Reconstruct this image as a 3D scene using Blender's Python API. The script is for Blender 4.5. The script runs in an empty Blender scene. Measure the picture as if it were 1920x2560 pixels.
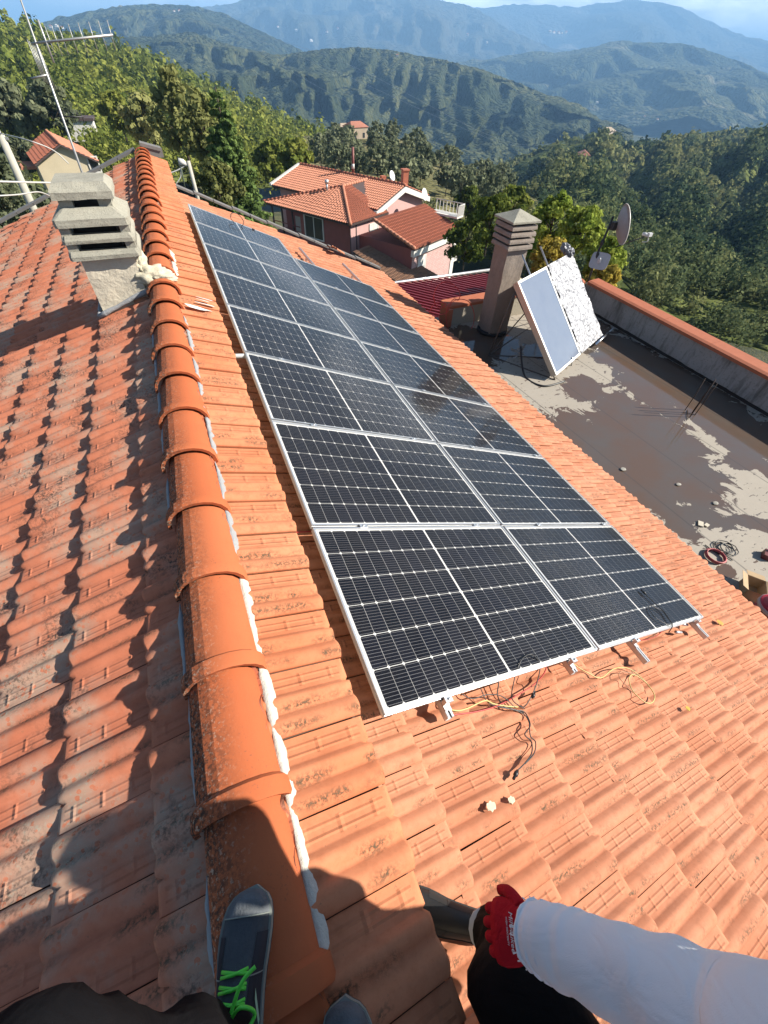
import bpy, bmesh, math, random
import numpy as np
from mathutils import Matrix, Vector, noise as mnoise
rad = math.radians
random.seed(7); RNG = np.random.default_rng(7)
scene = bpy.context.scene
COL = scene.collection

# ------------------------------------------------------------------ camera
TH = rad(22.5)                      # pitch of the panel slope
CAM = Vector((-0.27489, -0.46220, 1.92122))
C_R = Vector((0.92282345, -0.38343275, 0.03709731))
C_D = Vector((-0.2630508, -0.69757715, -0.66647611))
C_F = Vector((0.281427, 0.6052813, -0.74460284))
FPX = 1024.62                       # focal length in pixels of a 1920 x 2560 picture
cam_d = bpy.data.cameras.new('Camera'); cam = bpy.data.objects.new('Camera', cam_d); COL.objects.link(cam)
cam_d.sensor_fit = 'VERTICAL'; cam_d.sensor_height = 36.0; cam_d.lens = 36.0 * FPX / 2560.0
cam_d.clip_start = 0.02; cam_d.clip_end = 60000
m3 = Matrix((C_R, -C_D, -C_F)).transposed()
cam.matrix_world = Matrix.Translation(CAM) @ m3.to_4x4()
scene.camera = cam

# ------------------------------------------------------------------ world, sun, exposure
SUN_AZ = Vector((0.914, -0.406, 0)).normalized(); SUN_EL = rad(34.8)
SUN = Vector((SUN_AZ.x * math.cos(SUN_EL), SUN_AZ.y * math.cos(SUN_EL), math.sin(SUN_EL)))
world = bpy.data.worlds.new('World'); scene.world = world; world.use_nodes = True
wn = world.node_tree; wn.nodes.clear()
def wnode(t, **k):
    n = wn.nodes.new(t)
    for a, b in k.items(): setattr(n, a, b)
    return n
sky = wnode('ShaderNodeTexSky'); sky.sky_type = 'NISHITA'; sky.sun_disc = False
sky.sun_elevation = SUN_EL; sky.sun_rotation = math.atan2(SUN.x, SUN.y)
sky.altitude = 300; sky.air_density = 1.0; sky.dust_density = 0.7; sky.ozone_density = 1.2
tc = wnode('ShaderNodeTexCoord'); mp = wnode('ShaderNodeMapping'); mp.inputs['Scale'].default_value = (1.0, 1.0, 3.2)
nz = wnode('ShaderNodeTexNoise'); nz.inputs['Scale'].default_value = 3.1; nz.inputs['Detail'].default_value = 7; nz.inputs['Roughness'].default_value = 0.58
sp = wnode('ShaderNodeSeparateXYZ'); mr = wnode('ShaderNodeMapRange'); mr.inputs[1].default_value = .08; mr.inputs[2].default_value = .34; mr.inputs[3].default_value = .10; mr.inputs[4].default_value = -.16
ad = wnode('ShaderNodeMath', operation='ADD')
rp = wnode('ShaderNodeValToRGB'); rp.color_ramp.elements[0].position = 0.50; rp.color_ramp.elements[1].position = 0.66
mx = wnode('ShaderNodeMix', data_type='RGBA'); mx.inputs[7].default_value = (24, 24.5, 25, 1)
bg = wnode('ShaderNodeBackground'); bg.inputs['Strength'].default_value = 0.050
out = wnode('ShaderNodeOutputWorld')
L = wn.links.new
L(tc.outputs['Generated'], mp.inputs['Vector']); L(mp.outputs['Vector'], nz.inputs['Vector']); L(tc.outputs['Generated'], sp.inputs[0]); L(sp.outputs[2], mr.inputs[0]); L(nz.outputs['Fac'], ad.inputs[0]); L(mr.outputs[0], ad.inputs[1]); L(ad.outputs[0], rp.inputs['Fac'])
L(rp.outputs['Color'], mx.inputs[0]); L(sky.outputs['Color'], mx.inputs[6]); L(mx.outputs[2], bg.inputs['Color']); L(bg.outputs['Background'], out.inputs['Surface'])
sun_d = bpy.data.lights.new('Sun', 'SUN'); sun_d.energy = 5.0; sun_d.angle = rad(0.53); sun_d.color = (1.0, 0.93, 0.82)
sun = bpy.data.objects.new('Sun', sun_d); COL.objects.link(sun)
sun.rotation_euler = SUN.to_track_quat('Z', 'Y').to_euler(); sun.location = (30, -10, 40)
scene.view_settings.view_transform = 'Standard'; scene.view_settings.look = 'None'
scene.view_settings.exposure = 1.3; scene.view_settings.gamma = 1.0
scene.view_settings.use_curve_mapping = False
try:
    scene.cycles.max_bounces = 8; scene.cycles.transparent_max_bounces = 16; scene.cycles.volume_bounces = 0
except Exception: pass

# ------------------------------------------------------------------ helpers
def ray(x, y):
    d = C_R * ((x - 960) / FPX) + C_D * ((y - 1280) / FPX) + C_F
    return d.normalized()
def at_dist(x, y, d): return CAM + ray(x, y) * d
def on_z(x, y, z):
    r = ray(x, y); return CAM + r * ((z - CAM.z) / r.z)
def project(P):
    v = P - CAM; z = v.dot(C_F)
    if z < 0.02: return None
    return 960 + FPX * v.dot(C_R) / z, 1280 + FPX * v.dot(C_D) / z, z
def tag(o, label, cat, group=None, kind=None):
    o['label'] = label; o['category'] = cat
    if group: o['group'] = group
    if kind: o['kind'] = kind
    return o
def link(o, parent=None):
    COL.objects.link(o)
    if parent is not None: o.parent = parent
    return o
def empty(name, loc=(0, 0, 0), label=None, cat=None, group=None):
    o = bpy.data.objects.new(name, None); o.location = loc; o.empty_display_size = 0.1; link(o)
    if label: tag(o, label, cat, group)
    return o
def mesh_obj(name, verts, faces, mat, parent=None, smooth=False, world_space=True, mats=None):
    me = bpy.data.meshes.new(name); me.from_pydata([tuple(v) for v in verts], [], faces); me.update()
    if smooth: me.polygons.foreach_set('use_smooth', [True] * len(me.polygons))
    if mats:
        for m in mats: me.materials.append(m)
    elif mat: me.materials.append(mat)
    o = bpy.data.objects.new(name, me); link(o, parent)
    if parent is not None and world_space: o.matrix_parent_inverse = WM(parent).inverted()
    return o
def WM(o):
    m = o.matrix_basis
    if o.parent is not None: m = WM(o.parent) @ o.matrix_parent_inverse @ m
    return m
class MB:
    """collects boxes, tubes and lofts into one mesh (world coordinates)"""
    def __init__(self): self.v = []; self.f = []; self.sm = []; self.mi = []
    def add(self, vs, fs, smooth=False, mi=0):
        b = len(self.v); self.v += [Vector(p) for p in vs]
        for f in fs: self.f.append(tuple(i + b for i in f)); self.sm.append(smooth); self.mi.append(mi)
        return self
    def box(self, c, size, M=None, mi=0, bevel=0.0):
        hx, hy, hz = size[0] / 2, size[1] / 2, size[2] / 2
        c = Vector(c); pts = []
        if bevel <= 0:
            for dx in (-1, 1):
                for dy in (-1, 1):
                    for dz in (-1, 1): pts.append(Vector((dx * hx, dy * hy, dz * hz)))
            fs = [(0, 1, 3, 2), (4, 6, 7, 5), (0, 4, 5, 1), (2, 3, 7, 6), (0, 2, 6, 4), (1, 5, 7, 3)]
        else:
            b = min(bevel, hx * .9, hy * .9, hz * .9); bm = bmesh.new(); bmesh.ops.create_cube(bm, size=1)
            for v in bm.verts: v.co = Vector((v.co.x * 2 * hx, v.co.y * 2 * hy, v.co.z * 2 * hz))
            bmesh.ops.bevel(bm, geom=bm.edges[:], offset=b, segments=1, affect='EDGES', profile=.5)
            bm.verts.index_update(); pts = [v.co.copy() for v in bm.verts]; fs = [tuple(v.index for v in f.verts) for f in bm.faces]; bm.free()
        if M is not None: pts = [M @ p for p in pts] if len(M) == 4 else [M @ p for p in pts]
        return self.add([c + p for p in pts], fs, False, mi)
    def prism(self, poly, d, mi=0):
        """poly: list of points (planar), d: extrusion vector"""
        n = len(poly); poly = [Vector(p) for p in poly]; d = Vector(d)
        vs = poly + [p + d for p in poly]
        fs = [tuple(range(n - 1, -1, -1)), tuple(range(n, 2 * n))] + [(i, (i + 1) % n, n + (i + 1) % n, n + i) for i in range(n)]
        return self.add(vs, fs, False, mi)
    def tube(self, pts, r, n=8, cap=True, smooth=True, mi=0, up=None):
        pts = [Vector(p) for p in pts]; N = len(pts)
        rs = r if isinstance(r, (list, tuple)) else [r] * N
        vs = []; prev = None
        for i, p in enumerate(pts):
            t = (pts[min(i + 1, N - 1)] - pts[max(i - 1, 0)])
            if t.length < 1e-9: t = Vector((0, 0, 1))
            t.normalize()
            if prev is None:
                a = Vector(up) if up else (Vector((0, 0, 1)) if abs(t.z) < .9 else Vector((1, 0, 0)))
            else: a = prev
            a = (a - t * a.dot(t))
            if a.length < 1e-6: a = Vector((1, 0, 0)) - t * t.x
            a.normalize(); b = t.cross(a); prev = a
            ri = rs[i]; ra, rb = ri if isinstance(ri, (list, tuple)) else (ri, ri)
            for k in range(n):
                an = 2 * math.pi * k / n; vs.append(p + a * (math.cos(an) * ra) + b * (math.sin(an) * rb))
        fs = [(i * n + k, i * n + (k + 1) % n, (i + 1) * n + (k + 1) % n, (i + 1) * n + k) for i in range(N - 1) for k in range(n)]
        if cap: fs += [tuple(range(n - 1, -1, -1)), tuple((N - 1) * n + k for k in range(n))]
        return self.add(vs, fs, smooth, mi)
    def build(self, name, mat, parent=None, mats=None):
        me = bpy.data.meshes.new(name); me.from_pydata([tuple(v) for v in self.v], [], self.f); me.update()
        me.polygons.foreach_set('use_smooth', self.sm)
        if mats:
            for m in mats: me.materials.append(m)
            me.polygons.foreach_set('material_index', self.mi)
        else: me.materials.append(mat)
        bm = bmesh.new(); bm.from_mesh(me); bmesh.ops.recalc_face_normals(bm, faces=bm.faces[:]); bm.to_mesh(me); bm.free()
        o = bpy.data.objects.new(name, me); link(o, parent)
        if parent is not None: o.matrix_parent_inverse = WM(parent).inverted()
        return o
def spline(pts, n=8):
    pts = [Vector(p) for p in pts]; out = []
    for i in range(len(pts) - 1):
        p0 = pts[max(i - 1, 0)]; p1 = pts[i]; p2 = pts[i + 1]; p3 = pts[min(i + 2, len(pts) - 1)]
        for k in range(n):
            t = k / n
            out.append(0.5 * ((2 * p1) + (p2 - p0) * t + (2 * p0 - 5 * p1 + 4 * p2 - p3) * t * t + (3 * p1 - p0 - 3 * p2 + p3) * t ** 3))
    out.append(pts[-1]); return out
def interp(x, xs, ys):
    return float(np.interp(x, xs, ys))

# ------------------------------------------------------------------ materials
class NT:
    def __init__(self, name):
        self.m = bpy.data.materials.new(name); self.m.use_nodes = True
        self.t = self.m.node_tree; self.t.nodes.clear()
        self.o = self.n('ShaderNodeOutputMaterial')
    def n(self, t, **k):
        nd = self.t.nodes.new(t)
        for a, b in k.items(): setattr(nd, a, b)
        return nd
    def l(self, a, b): self.t.links.new(a, b)
    def val(self, sock, v):
        if hasattr(v, 'links') or isinstance(v, bpy.types.NodeSocket): self.l(v, sock)
        else:
            try: sock.default_value = v
            except Exception: sock.default_value = (*v, 1) if len(v) == 3 else v
    def pos(self): return self.n('ShaderNodeNewGeometry').outputs['Position']
    def uv(self): return self.n('ShaderNodeTexCoord').outputs['UV']
    def obj(self): return self.n('ShaderNodeTexCoord').outputs['Object']
    def mapping(self, vec, scale=(1, 1, 1), loc=(0, 0, 0), rot=(0, 0, 0)):
        m = self.n('ShaderNodeMapping'); self.l(vec, m.inputs['Vector'])
        m.inputs['Scale'].default_value = scale; m.inputs['Location'].default_value = loc; m.inputs['Rotation'].default_value = rot
        return m.outputs['Vector']
    def noise(self, vec, scale=5, detail=4, rough=.55, dist=0):
        n = self.n('ShaderNodeTexNoise'); self.l(vec, n.inputs['Vector'])
        n.inputs['Scale'].default_value = scale; n.inputs['Detail'].default_value = detail; n.inputs['Roughness'].default_value = rough; n.inputs['Distortion'].default_value = dist
        return n.outputs['Fac']
    def vor(self, vec, scale=5, feature='F1', out='Distance', rnd=1):
        n = self.n('ShaderNodeTexVoronoi', feature=feature); self.l(vec, n.inputs['Vector']); n.inputs['Scale'].default_value = scale
        n.inputs['Randomness'].default_value = rnd
        return n.outputs[out]
    def ramp(self, fac, *stops, interp='LINEAR'):
        r = self.n('ShaderNodeValToRGB'); r.color_ramp.interpolation = interp; e = r.color_ramp.elements
        while len(e) < len(stops): e.new(0.5)
        for k, (p, c) in enumerate(stops):
            e[k].position = p; e[k].color = (c, c, c, 1) if isinstance(c, (int, float)) else (*c, 1)
        self.l(fac, r.inputs['Fac']); return r.outputs['Color']
    def step(self, fac, a, b): return self.ramp(fac, (a, 0.0), (b, 1.0))
    def mix(self, f, a, b, mode='MIX'):
        m = self.n('ShaderNodeMix', data_type='RGBA', blend_type=mode)
        self.val(m.inputs[0], f); self.val(m.inputs[6], a if not isinstance(a, tuple) else (*a, 1)); self.val(m.inputs[7], b if not isinstance(b, tuple) else (*b, 1))
        return m.outputs[2]
    def math(self, op, a, b=0.0, c=0.0, clamp=False):
        m = self.n('ShaderNodeMath', operation=op, use_clamp=clamp); self.val(m.inputs[0], a); self.val(m.inputs[1], b); self.val(m.inputs[2], c); return m.outputs[0]
    def sep(self, v):
        s = self.n('ShaderNodeSeparateXYZ'); self.l(v, s.inputs[0]); return s.outputs
    def bump(self, h, strength=.3, dist=.01, normal=None):
        b = self.n('ShaderNodeBump'); self.l(h, b.inputs['Height']); b.inputs['Strength'].default_value = strength; b.inputs['Distance'].default_value = dist
        if normal is not None: self.l(normal, b.inputs['Normal'])
        return b.outputs['Normal']
    def pbr(self, color, rough=.6, metal=0.0, normal=None, spec=.5, **k):
        p = self.n('ShaderNodeBsdfPrincipled')
        self.val(p.inputs['Base Color'], (*color, 1) if isinstance(color, tuple) else color)
        self.val(p.inputs['Roughness'], rough); self.val(p.inputs['Metallic'], metal); self.val(p.inputs['Specular IOR Level'], spec)
        if normal is not None: self.l(normal, p.inputs['Normal'])
        for a, b in k.items(): self.val(p.inputs[a.replace('_', ' ')], b)
        self.l(p.outputs['BSDF'], self.o.inputs['Surface']); return p
MATS = {}
def simple(name, color, rough=.6, metal=0.0, var=.12, scale=12, bump=.15, bdist=.004, spec=.5):
    if name in MATS: return MATS[name]
    if max(color) > .05: color = tuple(x * .74 for x in color)
    t = NT(name); p = t.pos(); n = t.noise(p, scale, 5, .6)
    c = t.mix(n, tuple(max(0, x * (1 - var * 1.6)) for x in color), tuple(min(1, x * (1 + var)) for x in color))
    nb = t.bump(t.noise(p, scale * 6, 3, .6), bump, bdist) if bump else None
    t.pbr(c, rough, metal, nb, spec); MATS[name] = t.m; return t.m
# ------------------------------------------------------------------ clay tile materials
def tile_material(name, base, light, moss=.5, white=.0, dark=.0, ribs=True):
    base = tuple(x * .72 for x in base); light = tuple(x * .72 for x in light)
    t = NT(name); P = t.pos(); uv = t.uv(); sx = t.sep(uv)
    oi = t.n('ShaderNodeObjectInfo').outputs['Random']
    at = t.n('ShaderNodeAttribute', attribute_name='tid').outputs['Fac']
    rnd = t.math('FRACT', t.math('ADD', oi, at))
    n1 = t.noise(P, 2.2, 5, .6); n2 = t.noise(P, 26, 5, .65); n3 = t.noise(P, 130, 3, .6)
    c = t.mix(rnd, base, light)
    c = t.mix(t.step(n1, .35, .7), c, tuple(x * y for x, y in zip(light, (1.02, 1.12, 1.2))))
    c = t.mix(t.math('MULTIPLY', t.step(n2, .45, .75), .45), c, tuple(x * .72 for x in base))
    c = t.mix(t.math('MULTIPLY', t.step(n3, .55, .8), .25), c, tuple(x * .6 for x in base))
    u, v = sx[0], sx[1]
    # dirt settling in the creases between the rolls
    crease = t.math('MULTIPLY', t.math('SUBTRACT', 1.0, t.math('MULTIPLY', t.math('ABSOLUTE', t.math('SUBTRACT', u, .40)), 9.0), clamp=True), 1.0)
    lipb = t.math('SUBTRACT', 1.0, t.math('MULTIPLY', t.math('ABSOLUTE', t.math('SUBTRACT', u, .10)), 10.0), clamp=True)
    band = t.math('MAXIMUM', crease, lipb)
    spk = t.step(t.noise(P, 85, 6, .72), .46, .56)
    patch = t.step(t.noise(P, 5.5, 3, .6), .45, .58)
    if moss > 0:
        mm = t.math('MULTIPLY', t.math('MULTIPLY', spk, patch), t.math('MULTIPLY', band, moss), clamp=True)
        c = t.mix(mm, c, (.075, .058, .035))
        fl = t.math('MULTIPLY', t.step(t.noise(P, 48, 4, .7), .66, .70), .55 * moss)
        c = t.mix(fl, c, (.16, .10, .06))
    if white > 0:
        wp = t.step(t.noise(P, 2.3, 4, .6), .47, .62)
        ws = t.step(t.noise(P, 75, 6, .78), .52, .60)
        ring = t.step(t.vor(P, 34, 'F1'), .30, .16)
        wm = t.math('MULTIPLY', t.math('MULTIPLY', wp, t.math('MAXIMUM', ws, t.math('MULTIPLY', ring, .6))), white, clamp=True)
        c = t.mix(wm, c, (.34, .31, .24))
        dk = t.math('MULTIPLY', t.math('MULTIPLY', t.step(t.noise(P, 4.3, 3, .6), .5, .68), t.step(t.noise(P, 70, 5, .7), .46, .6)), dark, clamp=True)
        c = t.mix(dk, c, (.045, .038, .03))
    h = t.math('ADD', t.math('MULTIPLY', n2, .35), t.math('MULTIPLY', n3, .25))
    nb = t.bump(h, .28, .0025)
    if ribs:
        def rib(c0, w): return t.math('SUBTRACT', 1.0, t.math('DIVIDE', t.math('ABSOLUTE', t.math('SUBTRACT', u, c0)), w), clamp=True)
        rr = t.math('ADD', rib(.745, .030), rib(.865, .030))
        inb = t.math('MULTIPLY', t.math('GREATER_THAN', u, .70), t.math('LESS_THAN', u, .915))
        fr = t.math('FRACT', t.math('MULTIPLY', v, 4.0))
        tick = t.math('MULTIPLY', t.math('SUBTRACT', 1.0, t.math('DIVIDE', t.math('ABSOLUTE', t.math('SUBTRACT', fr, .5)), .10), clamp=True), inb)
        hh = t.math('ADD', t.math('MULTIPLY', rr, .8), t.math('MULTIPLY', tick, .9))
        hh = t.math('MULTIPLY', hh, t.math('LESS_THAN', v, .95))
        nb = t.bump(hh, .9, .0042, nb)
    if moss > 0: nb = t.bump(mm, .5, .004, nb)
    t.pbr(c, .82, 0, nb, .25); return t.m
M_TILE = tile_material('clay_tile', (.52, .195, .100), (.62, .255, .140), moss=1.0)
M_TILE_UP = tile_material('clay_tile_upper', (.60, .195, .085), (.65, .24, .115), moss=1.0)
M_TILE_OLD = tile_material('clay_tile_weathered', (.60, .185, .095), (.66, .225, .120), moss=.9, white=.9, dark=1.0)
def ridge_material():
    t = NT('ridge_clay'); P = t.pos(); s = t.sep(P)
    oi = t.n('ShaderNodeObjectInfo').outputs['Random']
    c = t.mix(oi, (.365, .100, .040), (.395, .118, .050))
    c = t.mix(t.math('MULTIPLY', t.step(t.noise(P, 7, 4, .6), .45, .75), .35), c, (.30, .082, .036))
    left = t.ramp(s[0], (0.0, 1.0), (1.0, 0.0))
    mr = t.n('ShaderNodeMapRange'); t.l(s[0], mr.inputs[0]); mr.inputs[1].default_value = -.50; mr.inputs[2].default_value = -.64; mr.clamp = True
    spk = t.step(t.noise(P, 70, 6, .75), .44, .56); pt = t.step(t.noise(t.mapping(P, (1, .5, 1)), 5, 3, .6), .32, .50)
    c = t.mix(t.math('MULTIPLY', t.math('MULTIPLY', t.step(t.noise(P, 110, 5, .7), .58, .66), t.step(t.noise(P, 4, 3, .6), .48, .62)), .6), c, (.12, .07, .045))
    mm = t.math('MULTIPLY', t.math('MULTIPLY', spk, pt), mr.outputs[0], clamp=True)
    c = t.mix(mm, c, (.035, .03, .025))
    wl = t.math('MULTIPLY', t.math('MULTIPLY', t.step(t.noise(P, 95, 5, .7), .56, .63), mr.outputs[0]), .7)
    c = t.mix(wl, c, (.45, .36, .27))
    nb = t.bump(t.noise(P, 60, 4, .6), .22, .003)
    t.pbr(c, .88, 0, nb, .12); return t.m
M_RIDGE = ridge_material()
def mortar_material(name, col, var=.25):
    col = tuple(x * .74 for x in col)
    t = NT(name); P = t.pos(); n = t.noise(P, 30, 6, .7); c = t.mix(n, tuple(x * (1 - var) for x in col), col)
    pit = t.step(t.noise(P, 170, 3, .7), .64, .72)
    c = t.mix(t.math('MULTIPLY', pit, .75), c, tuple(x * .3 for x in col))
    t.pbr(c, .9, 0, t.bump(n, .8, .012), .2); return t.m
M_MORTAR_W = mortar_material('white_mortar', (.74, .70, .61))
M_MORTAR_G = mortar_material('grey_mortar', (.42, .43, .44))
M_DECK = simple('roof_deck', (.12, .07, .05), .9)
M_VERGE = simple('verge_slate', (.20, .19, .18), .8, 0, .2, 9)
M_WALL_CREAM = simple('cream_render', (.62, .53, .38), .9, 0, .12, 3)

# ------------------------------------------------------------------ tile mesh, local x = down slope (front edge at 0), y across, z out of the roof
PROF = [(0, .013), (.03, .019), (.09, .028), (.165, .031), (.25, .026), (.315, .014), (.355, .009), (.395, .013), (.45, .023), (.515, .028), (.575, .023), (.625, .011), (.66, .006), (1.0, .005)]
def make_tile_mesh(name, w, E, mat, rise=.028, hs=1.0):
    rows = [(-E - .055, 1.0), (-.13, 1.0), (-.032, .97), (-.010, .70), (0.0, .42)]
    vs = []; fs = []; uvs = []
    NPF = len(PROF)
    for x, k1 in rows:
        for u, z in PROF:
            zz = z
            if .36 < u < .64: zz = .008 + (z - .008) * k1
            elif u < .30 and k1 < .6: zz = z - .004
            if .60 < u < .64 and k1 < .9: zz = -.004 if k1 > .6 else -.012
            vs.append((x, .0016 + u * (w - .0032), zz * hs + rise * (x / E))); uvs.append((u, 1 + x / (E + .055)))
    for r in range(len(rows) - 1):
        for i in range(NPF - 1):
            a = r * NPF + i; fs.append((a, a + NPF, a + NPF + 1, a + 1))
    b = len(vs); last = (len(rows) - 1) * NPF      # front face
    for i in range(NPF):
        x, y, z = vs[last + i]; vs.append((x - .003, y, z - .016)); uvs.append((PROF[i][0], 1))
    for i in range(NPF - 1): fs.append((last + i, b + i, b + i + 1, last + i + 1))
    s = len(vs)                                     # side lip at y = 0
    for r in range(len(rows)):
        x, y, z = vs[r * NPF]; vs.append((x, y + .002, z - .013)); uvs.append((0, 1 + x / (E + .055)))
    for r in range(len(rows) - 1): fs.append((r * NPF, s + r, s + r + 1, (r + 1) * NPF))
    me = bpy.data.meshes.new(name); me.from_pydata(vs, [], fs); me.update()
    ul = me.uv_layers.new(name='UVMap')
    for lp in me.loops: ul.data[lp.index].uv = uvs[lp.vertex_index]
    sm = [True] * len(me.polygons); nf = (len(rows) - 1) * (NPF - 1)
    for i in range(nf, len(sm)): sm[i] = False
    me.polygons.foreach_set('use_smooth', sm); me.materials.append(mat)
    at = me.attributes.new('tid', 'FLOAT', 'POINT')
    return me
def join_tiles(name, me, mats, parent):
    """many copies of one tile mesh as one object"""
    nv = len(me.vertices); co = np.empty(nv * 3); me.vertices.foreach_get('co', co); co = np.c_[co.reshape(-1, 3), np.ones(nv)]
    lv = np.empty(len(me.loops), int); me.loops.foreach_get('vertex_index', lv)
    ls = np.array([p.loop_start for p in me.polygons]); lt = np.array([p.loop_total for p in me.polygons]); sm = np.array([p.use_smooth for p in me.polygons])
    uv = np.empty(len(me.loops) * 2); me.uv_layers[0].data.foreach_get('uv', uv)
    n = len(mats); V = np.concatenate([co @ np.array(M).T[:, :3] for M in mats])
    out = bpy.data.meshes.new(name); out.vertices.add(nv * n); out.vertices.foreach_set('co', V.ravel())
    out.loops.add(len(lv) * n); out.loops.foreach_set('vertex_index', np.concatenate([lv + nv * k for k in range(n)]))
    out.polygons.add(len(ls) * n); out.polygons.foreach_set('loop_start', np.concatenate([ls + len(lv) * k for k in range(n)]))
    out.polygons.foreach_set('use_smooth', np.tile(sm, n))
    ul = out.uv_layers.new(name='UVMap'); ul.data.foreach_set('uv', np.tile(uv, n))
    at = out.attributes.new('tid', 'FLOAT', 'POINT'); at.data.foreach_set('value', np.repeat(RNG.random(n), nv))
    out.update(calc_edges=True); out.materials.append(me.materials[0])
    o = bpy.data.objects.new(name, out); link(o, parent); o['kind'] = 'stuff'
    if parent is not None: o.matrix_parent_inverse = WM(parent).inverted()
    return o

# ------------------------------------------------------------------ the house we stand on
house = empty('tiled_house', (0, 4, -6), 'orange clay tiled house roof carrying the solar panels in the foreground', 'house')
CT, ST = math.cos(TH), math.sin(TH)
SR = Vector((CT, 0, -ST)); NRM = Vector((ST, 0, CT)); YV = Vector((0, 1, 0))
def roofpt(Y, s, n=0.0):            # n: height above the plane of the panel glass
    return SR * s + YV * Y + NRM * n
PHL = rad(20.3); SL = Vector((-math.cos(PHL), 0, -math.sin(PHL))); NLF = Vector((-math.sin(PHL), 0, math.cos(PHL)))
FOOT_L = Vector((-.658, 0, .455))
YNEAR, YFAR = -2.75, 11.05
tiles = []                          # (matrix, mesh key, parent key)
def frame(o, X, Yd, Zd):
    return Matrix((X, Yd, Zd)).transposed().to_4x4() if o is None else Matrix.Translation(o) @ Matrix((X, Yd, Zd)).transposed().to_4x4()
def jig(M, a=.004, r=.006):
    r *= .5
    return M @ Matrix.Translation((random.gauss(0, a * .7), random.gauss(0, a * .15), random.gauss(0, a * .35))) @ Matrix.Rotation(random.gauss(0, r), 4, 'Z') @ Matrix.Rotation(random.gauss(0, r * 1.4), 4, 'Y')
W1, E1 = .2258, .372
for k in range(14):
    s = .176 + E1 * k
    y0 = -.05 - .64 * W1 + (.5 * W1 if k % 2 else 0)
    j0 = math.floor((YNEAR - y0) / W1); j1 = math.ceil((YFAR - y0) / W1)
    for j in range(j0, j1):
        yy = y0 + j * W1
        if yy + W1 > YFAR + .02: continue
        tiles.append((jig(frame(roofpt(yy, s, -.153), SR, YV, NRM)), 'R', 0))
W2, E2 = .2235, .40
for j in range(-11, 51):
    yy = -.276 + j * W2
    if yy + W2 > YFAR + .05: continue
    tiles.append((jig(frame(Vector((-.135, yy, .345)), SR, YV, NRM), .003, .005), 'U', 1))
W3, E3 = .2155, .338
for k in range(12):
    o = FOOT_L + SL * (.165 + E3 * k) - NLF * .028
    y0 = -.114 + (.5 * W3 if k % 2 else 0)
    for j in range(-13, 52):
        yy = y0 + j * W3
        if yy > YFAR + .25: continue
        M = frame(Vector((o.x, yy, o.z)), SL, -YV, NLF)
        tiles.append((jig(M, .0045, .007), 'L', 2))
TMESH = {'R': make_tile_mesh('roof_tile', W1, E1, M_TILE, hs=1.22), 'U': make_tile_mesh('roof_tile', W2, E2, M_TILE_UP, hs=1.15), 'L': make_tile_mesh('roof_tile', W3, E3, M_TILE_OLD, rise=.032, hs=1.0)}
# decks under the tiles: the three slopes are parts of the house
def deck(name, a, b, y0, y1, n, thick):
    m = MB(); a, b = Vector(a), Vector(b)
    m.prism([(a.x, y0, a.z), (a.x, y1, a.z), (b.x, y1, b.z), (b.x, y0, b.z)], n * -thick)
    return m.build(name, M_DECK, house)
dkR = deck('panel_slope', roofpt(0, -.22, -.205), roofpt(0, 4.99, -.205), YNEAR, YFAR, NRM, .12)
apx = Vector((-.50, 0, .47))
dkU = deck('ridge_slope', apx, Vector((-.15, 0, .47)) + Vector((0, 0, -.145)), YNEAR, YFAR, NRM, .06)
e = FOOT_L + SL * (.165 + E3 * 11) - NLF * .075
dkL = deck('weathered_slope', apx - Vector((0, 0, .095)), e - SL * .03, YNEAR, YFAR + .2, NLF, .10)
dk = [dkR, dkU, dkL]
# step wall between the raised ridge strip and the panel slope
m = MB(); m.box((-.20, (YNEAR + YFAR) / 2, .13), (.05, YFAR - YNEAR, .38)); m.build('step_wall', M_WALL_CREAM, house)
# body of the house below the roofs
m = MB(); m.box((.35, (YNEAR + YFAR) / 2 + .1, -4.6), (7.6, YFAR - YNEAR - .5, 5.2))
m.prism([(-3.4, YFAR - .15, -2.0), (4.1, YFAR - .15, -2.0), (4.1, YFAR - .15, -2.05), (.0, YFAR - .15, -.25), (-.5, YFAR - .15, .36), (-3.4, YFAR - .15, -.8)], (0, -.2, 0)); m.build('wall', M_WALL_CREAM, house)
# which tiles show largest
def under_panel(P):
    s = P.dot(SR); Y = P.y
    return (-.05 < s < 1.60 and .12 < Y < 9.1) or (1.6 <= s < 3.2 and .12 < Y < 7.95)
scored = []
for i, (M, key, par) in enumerate(tiles):
    c = M @ Vector((-.15, .11, .02)); q = project(c)
    if q is None or not (-60 < q[0] < 1980 and -60 < q[1] < 2620): continue
    if key == 'R' and under_panel(c): continue
    scored.append((q[2], i))
scored.sort(); single = set(i for _, i in scored[:300])
for i in sorted(single):
    M, key, par = tiles[i]
    o = bpy.data.objects.new('roof_tile', TMESH[key]); link(o, dk[par]); o.matrix_parent_inverse = WM(dk[par]).inverted(); o.matrix_basis = M
for key, par in (('R', 0), ('U', 1), ('L', 2)):
    join_tiles('far_roof_tiles', TMESH[key], [t[0] for i, t in enumerate(tiles) if t[1] == key and i not in single], dk[par])
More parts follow.
